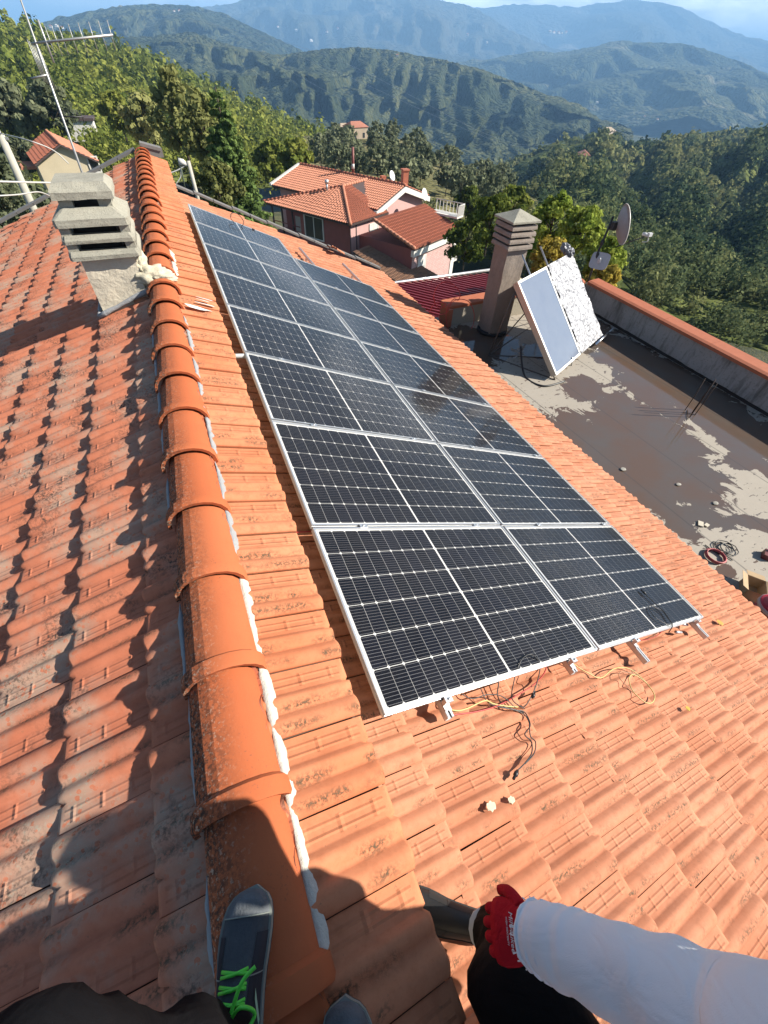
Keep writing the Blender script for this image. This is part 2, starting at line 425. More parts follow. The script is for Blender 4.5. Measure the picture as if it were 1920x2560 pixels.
# ridge tiles: tapered faceted half pipes with a raised collar at the near end
def ridge_mesh():
    n = 10; vs = []; fs = []
    st = [(-.005, .137, .122), (.006, .141, .127), (.046, .139, .125), (.056, .129, .112), (.06, .123, .105), (.44, .112, .097)]
    for y, hw, h in st:
        for k in range(n + 1):
            a = math.pi * k / n; ca, sa = math.cos(a), math.sin(a)
            f = 1.0 if 3 <= k <= n - 3 else .995
            vs.append((-hw * ca, y, h * (sa ** .82) * f))
    N = n + 1
    for r in range(len(st) - 1):
        for k in range(n): fs.append((r * N + k, (r + 1) * N + k, (r + 1) * N + k + 1, r * N + k + 1))
    b = len(vs)
    for k in range(N): x, y, z = vs[k]; vs.append((x * .88, y + .003, z * .87))
    for k in range(n): fs.append((b + k, k, k + 1, b + k + 1))
    me = bpy.data.meshes.new('ridge_tile'); me.from_pydata(vs, [], fs); me.update(); me.materials.append(M_RIDGE); me.polygons.foreach_set('use_smooth', [True] * len(me.polygons))
    bm = bmesh.new(); bm.from_mesh(me); bmesh.ops.recalc_face_normals(bm, faces=bm.faces[:])
    for e_ in bm.edges:
        a_, b_ = sorted(v.index for v in e_.verts)
        if (b_ - a_ == N and a_ % N in (3, 4) and a_ < (len(st) - 1) * N) or (b_ - a_ == 1 and a_ // N in (0, 2, 3, 4)) or a_ < N <= b_ - 1 and b_ >= b: e_.smooth = False
    bm.to_mesh(me); bm.free()
    return me
RME = ridge_mesh()
ridge = MB(); ridge.box((-.535, (YNEAR + YFAR) / 2, .43), (.14, YFAR - YNEAR, .10)); rdg = ridge.build('ridge_bed', M_MORTAR_G, house)
RP = .3935
for i in range(-6, 29):
    y = -.205 + RP * i
    o = bpy.data.objects.new('ridge_tile', RME); link(o, rdg); o.matrix_parent_inverse = WM(rdg).inverted()
    o.matrix_basis = Matrix.Translation((-.535 + random.gauss(0, .003), y, .452 + random.gauss(0, .002))) @ Matrix.Rotation(random.gauss(0, .008), 4, 'Z') @ Matrix.Rotation(rad(-1.6), 4, 'X')
# bedding mortar squeezed out along both feet of the ridge
def mortar(name, mat, x0, z0, side, y0, y1, wmin, wmax, seed, hh=.02):
    r = random.Random(seed); n = max(6, int((y1 - y0) / .012)); vs = []; fs = []
    for i in range(n + 1):
        y = y0 + (y1 - y0) * i / n; e = min(1, i / 5, (n - i) / 5)
        w = (wmin + (wmax - wmin) * (.5 + .5 * mnoise.noise((y * 5, seed, 0))) + .006 * mnoise.noise((y * 17, seed, 3)) + .004 * mnoise.noise((y * 61, seed, 5))) * max(.15, e)
        h = hh * (.7 + .5 * mnoise.noise((y * 20, seed, 9)))
        sl = -.41
        for f, g in ((-.3, .75), (.0, 1.1), (.55, .9), (1.0, -.4)):
            x = w * f; vs.append((x0 + side * x, y, z0 + sl * abs(x) + h * g + .002 * mnoise.noise((y * 70, f * 9, seed))))
    for i in range(n):
        for k in range(3): fs.append((i * 4 + k, (i + 1) * 4 + k, (i + 1) * 4 + k + 1, i * 4 + k + 1))
    o = mesh_obj(name, vs, fs, mat, house, True); return o
mortar('mortar_strip', M_MORTAR_W, -.417, .470, 1, -.60, .66, .007, .036, 1, .010)
for i, (a, b) in enumerate(((.70, 1.02), (1.06, 1.34), (1.38, 1.9), (2.0, 2.5), (2.6, 3.2))):
    mortar('mortar_strip', M_MORTAR_G, -.417, .470, 1, a, b, .010, .032, 10 + i, .018)
mortar('mortar_strip', M_MORTAR_W, -.417, .470, 1, 4.15, 4.9, .02, .05, 19, .02)
for i, (a, b) in enumerate(((-.52, -.30), (-.20, .18), (.20, .55), (1.05, 1.3), (1.45, 1.75), (1.85, 2.15), (2.3, 2.6), (2.7, 3.0))):
    mortar('mortar_strip', M_MORTAR_G, -.650, .462, -1, a, b, .012, .030, 30 + i, .024)
# smears of white paint on the raised strip
m = MB()
for (x, y, l, w) in ((-.30, 3.40, .20, .055), (-.23, 3.53, .13, .018), (-.22, 3.66, .12, .016), (-.24, 3.61, .09, .012)):
    pts = []
    for i in range(16):
        a = 2 * math.pi * i / 16; rr = 1 + .25 * math.sin(i * 5.3 + x * 40)
        px, py = x + math.cos(a) * l * .5 * rr, y + math.sin(a) * w * .5 * rr
        z = .345 + ST / CT * (-.135 - px) + .038
        pts.append((px, py, z))
    m.add(pts, [tuple(range(16))])
m.build('paint_smear', simple('white_paint', (.78, .76, .72), .8), house)
# verge trims at the far gable
m = MB()
for a, b in ((roofpt(0, -.1, -.11), roofpt(0, 5.0, -.11)),):
    n = 13
    for i in range(n):
        p = a.lerp(b, i / n); q = a.lerp(b, (i + .96) / n)
        z = Vector((0, 0, .012 * (i % 2)))
        m.prism([(p.x, YFAR - .02, p.z + z.z), (q.x, YFAR - .02, q.z + z.z - .012), (q.x, YFAR + .16, q.z + z.z - .012), (p.x, YFAR + .16, p.z + z.z)], NRM * .035)
m.build('verge_trim', M_VERGE, house); m = MB()
a = FOOT_L + NLF * .012; b = FOOT_L + SL * 4.1 + NLF * .012
for i in range(11):
    p = a.lerp(b, i / 11); q = a.lerp(b, (i + .97) / 11)
    m.prism([(p.x, YFAR + .16, p.z), (q.x, YFAR + .16, q.z), (q.x, YFAR + .42, q.z), (p.x, YFAR + .42, p.z)], NLF * .04)
m.build('verge_trim', M_VERGE, house); m = MB()
m.box((-.36, YFAR + .12, .55), (.36, .26, .05), Matrix.Rotation(rad(14), 3, 'Y')); m.box((-.36, YFAR + .04, .46), (.40, .06, .14))
m.build('ridge_end_slab', M_VERGE, house)
# ------------------------------------------------------------------ solar panels
PL, PW, PP = 1.673, 1.134, 1.154
def alu_material():
    t = NT('aluminium'); P = t.pos(); n = t.noise(t.mapping(P, (1, 60, 1)), 6, 3, .6)
    t.pbr(t.mix(n, (.50, .51, .52), (.62, .62, .62)), t.ramp(n, (0, .32), (1, .5)), .85, None, .5); return t.m
M_ALU = alu_material()
def cell_material():
    t = NT('silicon_cell'); uv = t.uv(); s = t.sep(uv)
    oi = t.n('ShaderNodeObjectInfo').outputs['Random']
    base = t.mix(oi, (.0022, .0026, .0055), (.0036, .0042, .0095))
    fr = t.math('FRACT', t.math('MULTIPLY', s[1], 10.0))
    bus = t.math('LESS_THAN', t.math('ABSOLUTE', t.math('SUBTRACT', fr, .5)), .045)
    c = t.mix(t.math('MULTIPLY', bus, .85), base, (.19, .19, .20))
    t.pbr(c, .5, 0, None, .08); return t.m
M_CELL = cell_material()
M_BACK = simple('white_backsheet', (.72, .72, .71), .55, 0, .03, 4, 0)
def glass_material():
    t = NT('panel_glass'); P = t.pos()
    fr = t.n('ShaderNodeFresnel'); fr.inputs['IOR'].default_value = 1.29
    gl = t.n('ShaderNodeBsdfGlossy'); gl.inputs['Roughness'].default_value = .09
    t.l(t.bump(t.noise(P, 900, 2, .6), .05, .0006), gl.inputs['Normal'])
    tr = t.n('ShaderNodeBsdfTransparent'); tr.inputs['Color'].default_value = (.97, .975, .98, 1)
    df = t.n('ShaderNodeBsdfDiffuse'); df.inputs['Color'].default_value = (.5, .48, .44, 1)   # thin dust
    d = t.n('ShaderNodeMixShader'); dust = t.math('MULTIPLY', t.step(t.noise(P, 3.2, 5, .65), .35, .8), .016)
    t.l(dust, d.inputs[0]); t.l(tr.outputs[0], d.inputs[1]); t.l(df.outputs[0], d.inputs[2])
    mxs = t.n('ShaderNodeMixShader'); t.l(fr.outputs[0], mxs.inputs[0]); t.l(d.outputs[0], mxs.inputs[1]); t.l(gl.outputs[0], mxs.inputs[2])
    t.l(mxs.outputs[0], t.o.inputs['Surface']); return t.m
M_GLASS = glass_material()
def flat_mesh(name, vs, fs, mat, uvs=None):
    me = bpy.data.meshes.new(name); me.from_pydata(vs, [], fs); me.update(); me.materials.append(mat)
    if uvs:
        ul = me.uv_layers.new(name='UVMap')
        for lp in me.loops: ul.data[lp.index].uv = uvs[lp.vertex_index]
    return me
def frame_mesh():
    m = MB(); lip, th = .0105, .035
    for (c, sz) in (((PL / 2, lip / 2, -th / 2 + .0015), (PL, lip, th)), ((PL / 2, PW - lip / 2, -th / 2 + .0015), (PL, lip, th)),
                    ((lip / 2, PW / 2, -th / 2 + .0012), (lip, PW - 2 * lip, th)), ((PL - lip / 2, PW / 2, -th / 2 + .0012), (lip, PW - 2 * lip, th))):
        m.box(c, sz)
    # outer groove line on the long sides
    m.box((PL / 2, -.0012, -.012), (PL, .0024, .003)); m.box((-.0012, PW / 2, -.012), (.0024, PW, .003))
    me = bpy.data.meshes.new('frame'); me.from_pydata([tuple(v) for v in m.v], [], m.f); me.update(); me.materials.append(M_ALU)
    bm = bmesh.new(); bm.from_mesh(me); bmesh.ops.recalc_face_normals(bm, faces=bm.faces[:]); bm.to_mesh(me); bm.free(); return me
FRM = frame_mesh()
BCK = flat_mesh('backsheet', [(.012, .012, -.006), (PL - .012, .012, -.006), (PL - .012, PW - .012, -.006), (.012, PW - .012, -.006), (.012, .012, -.011), (PL - .012, .012, -.011), (PL - .012, PW - .012, -.011), (.012, PW - .012, -.011)],
                [(0, 1, 2, 3), (7, 6, 5, 4), (0, 4, 5, 1), (1, 5, 6, 2), (2, 6, 7, 3), (3, 7, 4, 0)], M_BACK)
GLS = flat_mesh('glass', [(.012, .012, -.0015), (PL - .012, .012, -.0015), (PL - .012, PW - .012, -.0015), (.012, PW - .012, -.0015)], [(0, 1, 2, 3)], M_GLASS)
MX, MY, MIDG = .028, .024, .013
CX = (PL - 2 * MX - MIDG) / 18; CY = (PW - 2 * MY) / 6; GX, GY = .0021, .0032
a, b, ch = CX - GX, CY - GY, .008
oct_ = [(ch, 0), (a - ch, 0), (a, ch), (a, b - ch), (a - ch, b), (ch, b), (0, b - ch), (0, ch)]
CLM = flat_mesh('solar_cell', [(x, y, 0) for x, y in oct_], [tuple(range(8))], M_CELL, [(x / a, y / b) for x, y in oct_])
def where(col, r):
    rows = ['nearest', 'second', 'third', 'fourth', 'fifth', 'sixth', 'seventh', 'eighth']
    c = 'ridge side column' if col == 0 else 'terrace side column'
    n = 8 if col == 0 else 7
    if r == 0: w = 'nearest panel to the camera'
    elif r == n - 1: w = 'farthest panel'
    else: w = rows[r] + ' panel from the camera'
    return 'solar panel, %s in the %s' % (w, c)
for col, n in ((0, 8), (1, 7)):
    for r in range(n):
        x0 = 0 if col == 0 else PL + .032
        M = frame(roofpt(r * PP, x0, 0 if col == 0 else -.006), SR, YV, NRM)
        root = empty('photovoltaic_module', (0, 0, 0), where(col, r), 'solar panel', 'solar panels mounted on the tiled roof')
        root.matrix_world = M @ Matrix.Rotation(random.gauss(0, .0008), 4, 'X') @ Matrix.Rotation(random.gauss(0, .0008), 4, 'Y')
        for nm, me in (('frame', FRM), ('backsheet', BCK), ('glass', GLS)):
            o = bpy.data.objects.new(nm, me); link(o, root)
        for i in range(18):
            for j in range(6):
                o = bpy.data.objects.new('solar_cell', CLM); link(o, root)
                o.location = (MX + i * CX + (MIDG if i > 8 else 0) + GX / 2, MY + j * CY + GY / 2, -.0052)
# rails with clamps
def rail(s, y0, y1, label, rows, endclamp=True):
    r = empty('mounting_rail', roofpt(y0, s, -.075), label, 'rail', 'aluminium rails under the solar panels')
    m = MB()
    M3 = Matrix((SR, YV, NRM)).transposed()
    for (dx, dz, w, h) in ((0, -.073, .040, .004), (-.018, -.056, .004, .034), (.018, -.056, .004, .034), (-.012, -.039, .012, .004), (.012, -.039, .012, .004), (0, -.060, .034, .003)):
        m.box(roofpt((y0 + y1) / 2, s + dx, dz), (w, y1 - y0, h), M3)
    m.build('profile', M_ALU, r)
    for y in rows:
        c = MB(); c.box(roofpt(y, s, -.001 + .004), (.055, .036, .004), M3); c.box(roofpt(y, s, -.018), (.040, .014, .036), M3)
        c.tube([roofpt(y, s, .004), roofpt(y, s, .011)], .007, 8); c.build('clamp', M_ALU, r)
    if endclamp:
        c = MB(); c.box(roofpt(-.016, s, .004), (.045, .030, .004), M3); c.box(roofpt(-.020, s, -.017), (.040, .022, .036), M3); c.box(roofpt(-.040, s, -.034), (.038, .030, .004), M3)
        c.tube([roofpt(-.018, s, .004), roofpt(-.018, s, .012)], .007, 8); c.build('end_clamp', M_ALU, r)
    h = MB()
    for k in range(9):                       # roof hooks
        y = .35 + k * 1.05
        if y > y1: break
        h.box(roofpt(y, s, -.10), (.045, .035, .05), M3)
    h.build('roof_hook', M_ALU, r)
G0 = [PW + .010 + PP * k for k in range(7)]
rail(.355, -.085, 9.3, 'aluminium mounting rail closest to the roof ridge, end poking out below the panels', G0)
rail(1.385, -.075, 9.3, 'aluminium mounting rail, second from the roof ridge, yellow wire at its end', G0)
rail(2.165, -.165, 9.35, 'aluminium mounting rail, third from the roof ridge, running past the panels', G0[:6])
rail(3.225, -.150, 9.45, 'aluminium mounting rail nearest the terrace, running past the panels', G0[:6])
# grey conduit stub between ridge strip and panels
m = MB(); m.tube([(-.30, 3.40, .02), (-.02, 3.42, -.03), (.6, 3.44, -.33)], .022, 10)
tag(m.build('conduit', simple('grey_pipe', (.55, .56, .57), .5)), 'grey plastic pipe stub poking out under the panel edge', 'pipe')
m = MB(); m.tube([(-.35, 1.19, .02), (0, 1.19, -.10), (.5, 1.19, -.30)], .004, 6); tag(m.build('thin_wire', simple('red_cable', (.42, .03, .025), .45, 0, .05, 9, 0)), 'thin red wire stretched from the ridge strip to the panel edge', 'wire')

# ------------------------------------------------------------------ terrace
ZT = -2.45
def terrace_material():
    t = NT('terrace_membrane'); P = t.pos(); s = t.sep(P)
    n1 = t.noise(P, 1.3, 6, .6); n2 = t.noise(P, 9, 6, .65); n3 = t.noise(P, 60, 4, .6)
    dry = t.mix(n1, (.27, .24, .195), (.35, .315, .26)); dry = t.mix(t.math('MULTIPLY', n2, .4), dry, (.20, .175, .15))
    # puddles and one ellipse painting the parapet's shade, with a ragged noise edge
    f = None
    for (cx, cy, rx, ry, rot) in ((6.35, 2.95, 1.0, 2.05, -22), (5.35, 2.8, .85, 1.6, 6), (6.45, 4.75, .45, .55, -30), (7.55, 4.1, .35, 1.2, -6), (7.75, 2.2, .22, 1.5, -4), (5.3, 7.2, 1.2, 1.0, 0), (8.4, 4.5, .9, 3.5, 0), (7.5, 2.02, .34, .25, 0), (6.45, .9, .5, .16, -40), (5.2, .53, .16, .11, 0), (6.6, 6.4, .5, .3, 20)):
        v = t.n('ShaderNodeVectorMath', operation='SUBTRACT'); t.l(P, v.inputs[0]); v.inputs[1].default_value = (cx, cy, ZT)
        mp2 = t.mapping(v.outputs[0], (1, 1, 1), (0, 0, 0), (0, 0, rad(-rot)))
        mp3 = t.mapping(mp2, (1 / rx, 1 / ry, 0))
        ln = t.n('ShaderNodeVectorMath', operation='LENGTH'); t.l(mp3, ln.inputs[0])
        g = t.math('SUBTRACT', 1.0, ln.outputs['Value'])
        f = g if f is None else t.math('MAXIMUM', f, g)
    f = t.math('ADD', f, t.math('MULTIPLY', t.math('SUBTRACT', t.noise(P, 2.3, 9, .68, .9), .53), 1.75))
    wet = t.step(f, -.012, .012)  # mask holds the puddles and the painted parapet shade band
    damp_shade = t.step(f, -.32, .02)
    spots = t.math('MULTIPLY', t.step(t.noise(t.mapping(P, (1, 2.2, 1)), 7, 4, .6), .62, .635), .85)
    wet = t.math('MAXIMUM', wet, spots)
    silt_shade = t.mix(t.step(t.noise(P, 1.1, 4, .6), .4, .65), (.095, .062, .044), (.085, .070, .060))
    c = t.mix(t.math('MULTIPLY', damp_shade, .45), dry, (.13, .11, .09)); c = t.mix(wet, c, silt_shade)
    # overlapping sheets of membrane
    seam = t.math('LESS_THAN', t.math('ABSOLUTE', t.math('SUBTRACT', t.math('FRACT', t.math('ADD', t.math('MULTIPLY', s[0], 1.0), t.math('MULTIPLY', s[1], .06))), .5)), .012)
    c = t.mix(t.math('MULTIPLY', seam, .55), c, (.05, .045, .04))
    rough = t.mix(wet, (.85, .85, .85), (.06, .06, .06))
    nb = t.bump(t.math('MULTIPLY', t.math('ADD', n3, n2), t.math('SUBTRACT', 1.0, t.math('MULTIPLY', wet, .96))), .35, .006)
    t.pbr(c, rough, 0, nb, .5); return t.m
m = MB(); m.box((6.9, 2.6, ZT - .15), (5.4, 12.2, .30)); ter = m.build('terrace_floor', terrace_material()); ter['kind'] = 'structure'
def plaster_material():
    t = NT('stained_plaster'); P = t.pos(); s = t.sep(P)
    n = t.noise(P, 2.5, 6, .6); c = t.mix(n, (.23, .225, .215), (.34, .335, .325))
    st = t.step(t.noise(t.mapping(P, (1.2, 2.6, .55)), 1.6, 5, .7), .50, .66)
    hi = t.n('ShaderNodeMapRange'); t.l(s[2], hi.inputs[0]); hi.inputs[1].default_value = -2.40; hi.inputs[2].default_value = -2.05; hi.clamp = True
    c = t.mix(t.math('MULTIPLY', st, .75), c, (.085, .08, .07))
    spk = t.math('MULTIPLY', t.step(t.noise(P, 22, 5, .7), .56, .64), .5); c = t.mix(spk, c, (.12, .115, .10))
    t.pbr(c, .9, 0, t.bump(t.noise(P, 40, 5, .6), .4, .006), .2); return t.m
M_PLAST = plaster_material()
M_COPE = simple('coping_clay', (.50, .15, .07), .8, 0, .15, 8, .2, .004)
pw = empty('parapet_wall', (9.35, 3.5, ZT), 'grey stained parapet wall with long orange coping beside the wet terrace', 'wall')
m = MB(); m.box((9.345, 3.3, ZT + .235), (.25, 9.8, .67)); m.build('plaster', M_PLAST, pw)
m = MB()                                       # tarred skirt at the foot of the wall
n = 90
vs = []
for i in range(n + 1):
    y = -1.4 + 9.0 * i / n; vs += [(9.217, y, ZT + .005), (9.214, y, ZT + .07 + .025 * mnoise.noise((y * 2.3, 4, 0)) + .012 * mnoise.noise((y * 11, 2, 0)))]
m.add(vs, [(2 * i, 2 * i + 2, 2 * i + 3, 2 * i + 1) for i in range(n)]); m.build('tar_skirt', simple('tar', (.012, .012, .013), .7, 0, .3, 5), pw)
def coping(parent, p, q, w, inward, step=1.25):
    p, q = Vector(p), Vector(q); d = (q - p); Lg = d.length; d.normalize(); nn = max(1, round(Lg / step)); side = Vector(inward).normalized()
    for i in range(nn):
        a = p + d * (Lg * i / nn); b = p + d * (Lg * (i + 1) / nn - .006); m = MB()
        prof = [side * (w * .5) + Vector((0, 0, -.025)), side * (w * .5) + Vector((0, 0, .035)), side * (w * .30) + Vector((0, 0, .060)), side * (-w * .5) + Vector((0, 0, .085)), side * (-w * .5) + Vector((0, 0, -.0))]
        m.prism([a + v for v in prof], b - a); m.build('coping_tile', M_COPE, parent)
coping(pw, (9.335, -1.6, ZT + .575), (9.335, 8.12, ZT + .60), .33, (-1, 0, 0))
pf = empty('parapet_wall', (7.0, 8.32, ZT), 'low parapet wall with orange coping between red metal roof and the old chimney', 'wall')
m = MB(); m.prism([(5.10, 8.20, ZT), (9.21, 8.20, ZT), (9.21, 8.20, ZT + .56), (5.10, 8.20, ZT + .40)], (0, .25, 0)); m.build('plaster', mortar_material('pale_wall', (.50, .45, .36)), pf)
coping(pf, (5.08, 8.33, ZT + .415), (9.16, 8.33, ZT + .575), .32, (0, -1, 0))
m = MB(); m.box((5.14, 8.12, ZT + .22), (.12, .10, .40)); m.box((5.12, 8.31, ZT + .2), (.05, .36, .42)); m.build('coping_end', M_COPE, pf)
# starter bars
M_RUST = simple('rusty_steel', (.055, .030, .020), .75, .3, .3, 30)
for i, (x, y, h) in enumerate(((7.85, 3.48, .66), (7.89, 3.36, .71), (7.89, 3.29, .67), (7.73, 3.27, .76))):
    m = MB(); m.tube([(x, y, ZT - .02), (x + random.uniform(-.008, .008), y, ZT + h * .5), (x + random.uniform(-.015, .015), y + random.uniform(-.01, .02), ZT + h)], .0075, 6)
    tag(m.build('starter_bar', M_RUST), ('rusty steel bar in the puddle, farthest of the four upright bars', 'rusty steel bar in the puddle, second farthest of the four upright bars', 'rusty steel bar in the puddle, nearest to the parapet of the four', 'rusty steel bar in the puddle, nearest to the tiled roof of the four')[i], 'steel bar', 'rusty bars sticking out of the terrace')
m = MB(); m.tube([(7.88, 3.45, ZT + .012), (7.70, 3.30, ZT + .02), (7.62, 3.22, ZT + .012)], .006, 6); m.tube([(7.9, 3.3, ZT + .012), (7.72, 3.42, ZT + .012)], .006, 6)
tag(m.build('tie_wire', M_RUST), 'short bent rusty steel pieces lying at the foot of the upright bars', 'steel scrap')
# pale stones lying in the puddle
for i, (x, y, r) in enumerate(((5.38, 2.57, .048), (5.96, 1.98, .040), (6.16, 1.47, .045))):
    vs, fs = [], []; bm = bmesh.new(); bmesh.ops.create_icosphere(bm, subdivisions=2, radius=1)
    for v in bm.verts: v.co = Vector((v.co.x * r * 1.1, v.co.y * r * .8, v.co.z * r * .28)) * (1 + .22 * mnoise.noise(v.co * 1.7 + Vector((i * 7, 0, 0)))) + Vector((x, y, ZT + r * .3))
    bm.verts.index_update(); vs = [v.co.copy() for v in bm.verts]; fs = [tuple(v.index for v in f.verts) for f in bm.faces]; bm.free()
    tag(mesh_obj('stone', vs, fs, simple('pale_stone', (.38, .36, .31), .9, 0, .2, 25)), ('pale lump of mortar in the puddle nearest the tiled eave', 'pale lump of mortar in the middle of the puddle', 'pale lump of mortar at the near right edge of the puddle')[i], 'stone')
m = MB(); m.box((5.575, 1.25, ZT + .012), (.10, .07, .02), Matrix.Rotation(.7, 3, 'Z')); m.box((5.64, 1.20, ZT + .012), (.07, .05, .018), Matrix.Rotation(.2, 3, 'Z'))
tag(m.build('tile_offcut', simple('cream_offcut', (.62, .56, .44), .8)), 'two cream coloured offcuts on the terrace above the cable coils', 'offcut')

# ------------------------------------------------------------------ chimneys
def concrete_material(name, col, dark, sc=1.0):
    col = tuple(x * .78 for x in col)
    t = NT(name); P = t.pos(); n = t.noise(P, 14 * sc, 6, .7); g = t.noise(P, 120 * sc, 4, .7); b = t.noise(P, 2.2, 4, .6)
    c = t.mix(n, tuple(x * .7 for x in col), col); c = t.mix(t.math('MULTIPLY', t.step(g, .55, .68), .7), c, dark); c = t.mix(t.math('MULTIPLY', t.step(b, .5, .7), .45), c, tuple(x * .45 for x in col))
    t.pbr(c, .92, 0, t.bump(t.math('ADD', n, t.math('MULTIPLY', g, .5)), .75, .010), .2); return t.m
M_CONC = concrete_material('weathered_concrete', (.46, .44, .36), (.10, .09, .075))
M_CONC_B = concrete_material('brown_concrete', (.38, .32, .27), (.08, .075, .065))
M_REND = mortar_material('chimney_render', (.78, .70, .55), .22)
def ring_slab(m, cx, cy, z0, z1, hw, hd, hole, flare=0.0, chamf=.02, mi=0):
    """square ring slab with a hole; flare lifts the lower edge outwards"""
    def loop(w, d, z, c):
        return [(cx - w + c, cy - d, z), (cx + w - c, cy - d, z), (cx + w, cy - d + c, z), (cx + w, cy + d - c, z), (cx + w - c, cy + d, z), (cx - w + c, cy + d, z), (cx - w, cy + d - c, z), (cx - w, cy - d + c, z)]
    A = loop(hw, hd, z0, chamf); B = loop(hw, hd, z0 + (z1 - z0) * .45, chamf); C = loop(hw - flare, hd - flare, z1, chamf); D = loop(hole, hole, z1 - .004, .01); E_ = loop(hole, hole, z0, .01)
    vs = A + B + C + D + E_; fs = []
    for a in range(4):
        for k in range(8): fs.append((a * 8 + k, a * 8 + (k + 1) % 8, (a + 1) * 8 + (k + 1) % 8, (a + 1) * 8 + k))
    for k in range(8): fs.append((32 + k, 32 + (k + 1) % 8, (k + 1) % 8, k))
    m.add(vs, fs, False, mi)
def rough(o, amt=.004, sc=22):
    me = o.data
    for v in me.vertices:
        v.co += Vector((mnoise.noise(v.co * sc), mnoise.noise(v.co * sc + Vector((9, 3, 1))), mnoise.noise(v.co * sc + Vector((1, 7, 5))))) * amt
def subdiv(o, cuts=6):
    bm = bmesh.new(); bm.from_mesh(o.data); bmesh.ops.subdivide_edges(bm, edges=bm.edges[:], cuts=cuts, use_grid_fill=True); bm.to_mesh(o.data); bm.free()
cx, cy = -.868, 4.06
ch1 = empty('chimney', (cx, cy, .3), 'rendered chimney with stacked grey concrete louvre slabs astride the weathered slope', 'chimney')
m = MB(); m.prism([(cx - .195, cy - .205, .0), (cx + .195, cy - .205, .0), (cx + .195, cy + .195, .0), (cx - .195, cy + .195, .0)], (0, 0, .74)); o = m.build('shaft', M_REND, ch1); subdiv(o, 9); rough(o, .010, 9)
for z0, z1, hw, fl in ((.742, .800, .258, .014), (.852, .908, .254, .014)):
    m = MB(); ring_slab(m, cx, cy, z0, z1, hw, .262, .17, fl); o = m.build('louvre_slab', M_CONC, ch1); subdiv(o, 2); rough(o, .005, 30)
    for sx in (-1, 1):                          # corner blocks leave the smoke slots open
        for sy in (-1, 1):
            m = MB(); m.box((cx + sx * .205, cy + sy * .205, z1 + .022), (.07, .07, .07)); m.build('corner_block', M_CONC, ch1)
m = MB(); ring_slab(m, cx, cy, .960, 1.070, .256, .266, .16, .085, .02); o = m.build('hood_slab', M_CONC, ch1); subdiv(o, 2); rough(o, .005, 30)
for sx in (-1, 1):
    for sy in (-1, 1):
        m = MB(); m.box((cx + sx * .13, cy + sy * .13, 1.09), (.09, .09, .07)); m.build('corner_block', M_CONC, ch1)
m = MB()
A = [(cx - .205, cy - .215, 1.118), (cx + .205, cy - .215, 1.118), (cx + .205, cy + .215, 1.118), (cx - .205, cy + .215, 1.118)]
B = [(p[0], p[1], 1.165) for p in A]; C = [(cx - .205 + .035, cy - .215 + .05, 1.215), (cx + .205 - .035, cy - .215 + .05, 1.215), (cx + .17, cy + .165, 1.215), (cx - .17, cy + .165, 1.215)]
m.add(A + B + C, [(3, 2, 1, 0)] + [(a * 4 + k, a * 4 + (k + 1) % 4, a * 4 + 4 + (k + 1) % 4, a * 4 + 4 + k) for a in (0, 1) for k in range(4)] + [(8, 9, 10, 11)])
o = m.build('cap', M_CONC, ch1); subdiv(o, 4); rough(o, .007, 20)
m = MB(); m.box((cx - .01, cy, .86), (.30, .30, .42)); m.build('flue', simple('soot', (.015, .012, .011), .95), ch1)
# flashing and the lump of render between shaft and ridge
m = MB()
bl = (FOOT_L + SL * ((-.658 - (cx - .195)) / math.cos(PHL))).z
pts = [(cx - .235, cy - .235), (cx + .25, cy - .235), (cx + .25, cy + .22), (cx - .235, cy + .22)]
def zl(x): return .455 + (x + .658) * math.tan(PHL)
seg = []
for a in range(4):
    p, q = pts[a], pts[(a + 1) % 4]
    for i in range(9): seg.append(Vector((p[0] + (q[0] - p[0]) * i / 9, p[1] + (q[1] - p[1]) * i / 9, zl(p[0] + (q[0] - p[0]) * i / 9) + .022)))
seg.append(seg[0]); m.tube([p + Vector((0, 0, .008 * mnoise.noise(p * 14))) for p in seg], [.020 + .012 * mnoise.noise(p * 23) for p in seg], 6); m.build('mortar_collar', M_MORTAR_G, ch1)
m = MB()
for i, (x, y, z, rx_, ry_, rz_) in enumerate(((-.60, 3.90, .56, .15, .075, .085), (-.66, 3.98, .66, .06, .12, .11), (-.50, 3.87, .545, .10, .06, .045))):
    bm = bmesh.new(); bmesh.ops.create_icosphere(bm, subdivisions=4, radius=1)
    for v in bm.verts:
        k = 1 + .32 * mnoise.noise(v.co * 2.1 + Vector((i * 3, 0, 0))) + .18 * mnoise.noise(v.co * 5.3) + .08 * mnoise.noise(v.co * 13)
        v.co = Vector((v.co.x * rx_, v.co.y * ry_, v.co.z * rz_)) * k + Vector((x, y, z))
    bm.verts.index_update(); m.add([v.co.copy() for v in bm.verts], [tuple(v.index for v in f.verts) for f in bm.faces], True); bm.free()
m.build('mortar_lump', mortar_material('cream_mortar', (.72, .66, .50)), ch1)
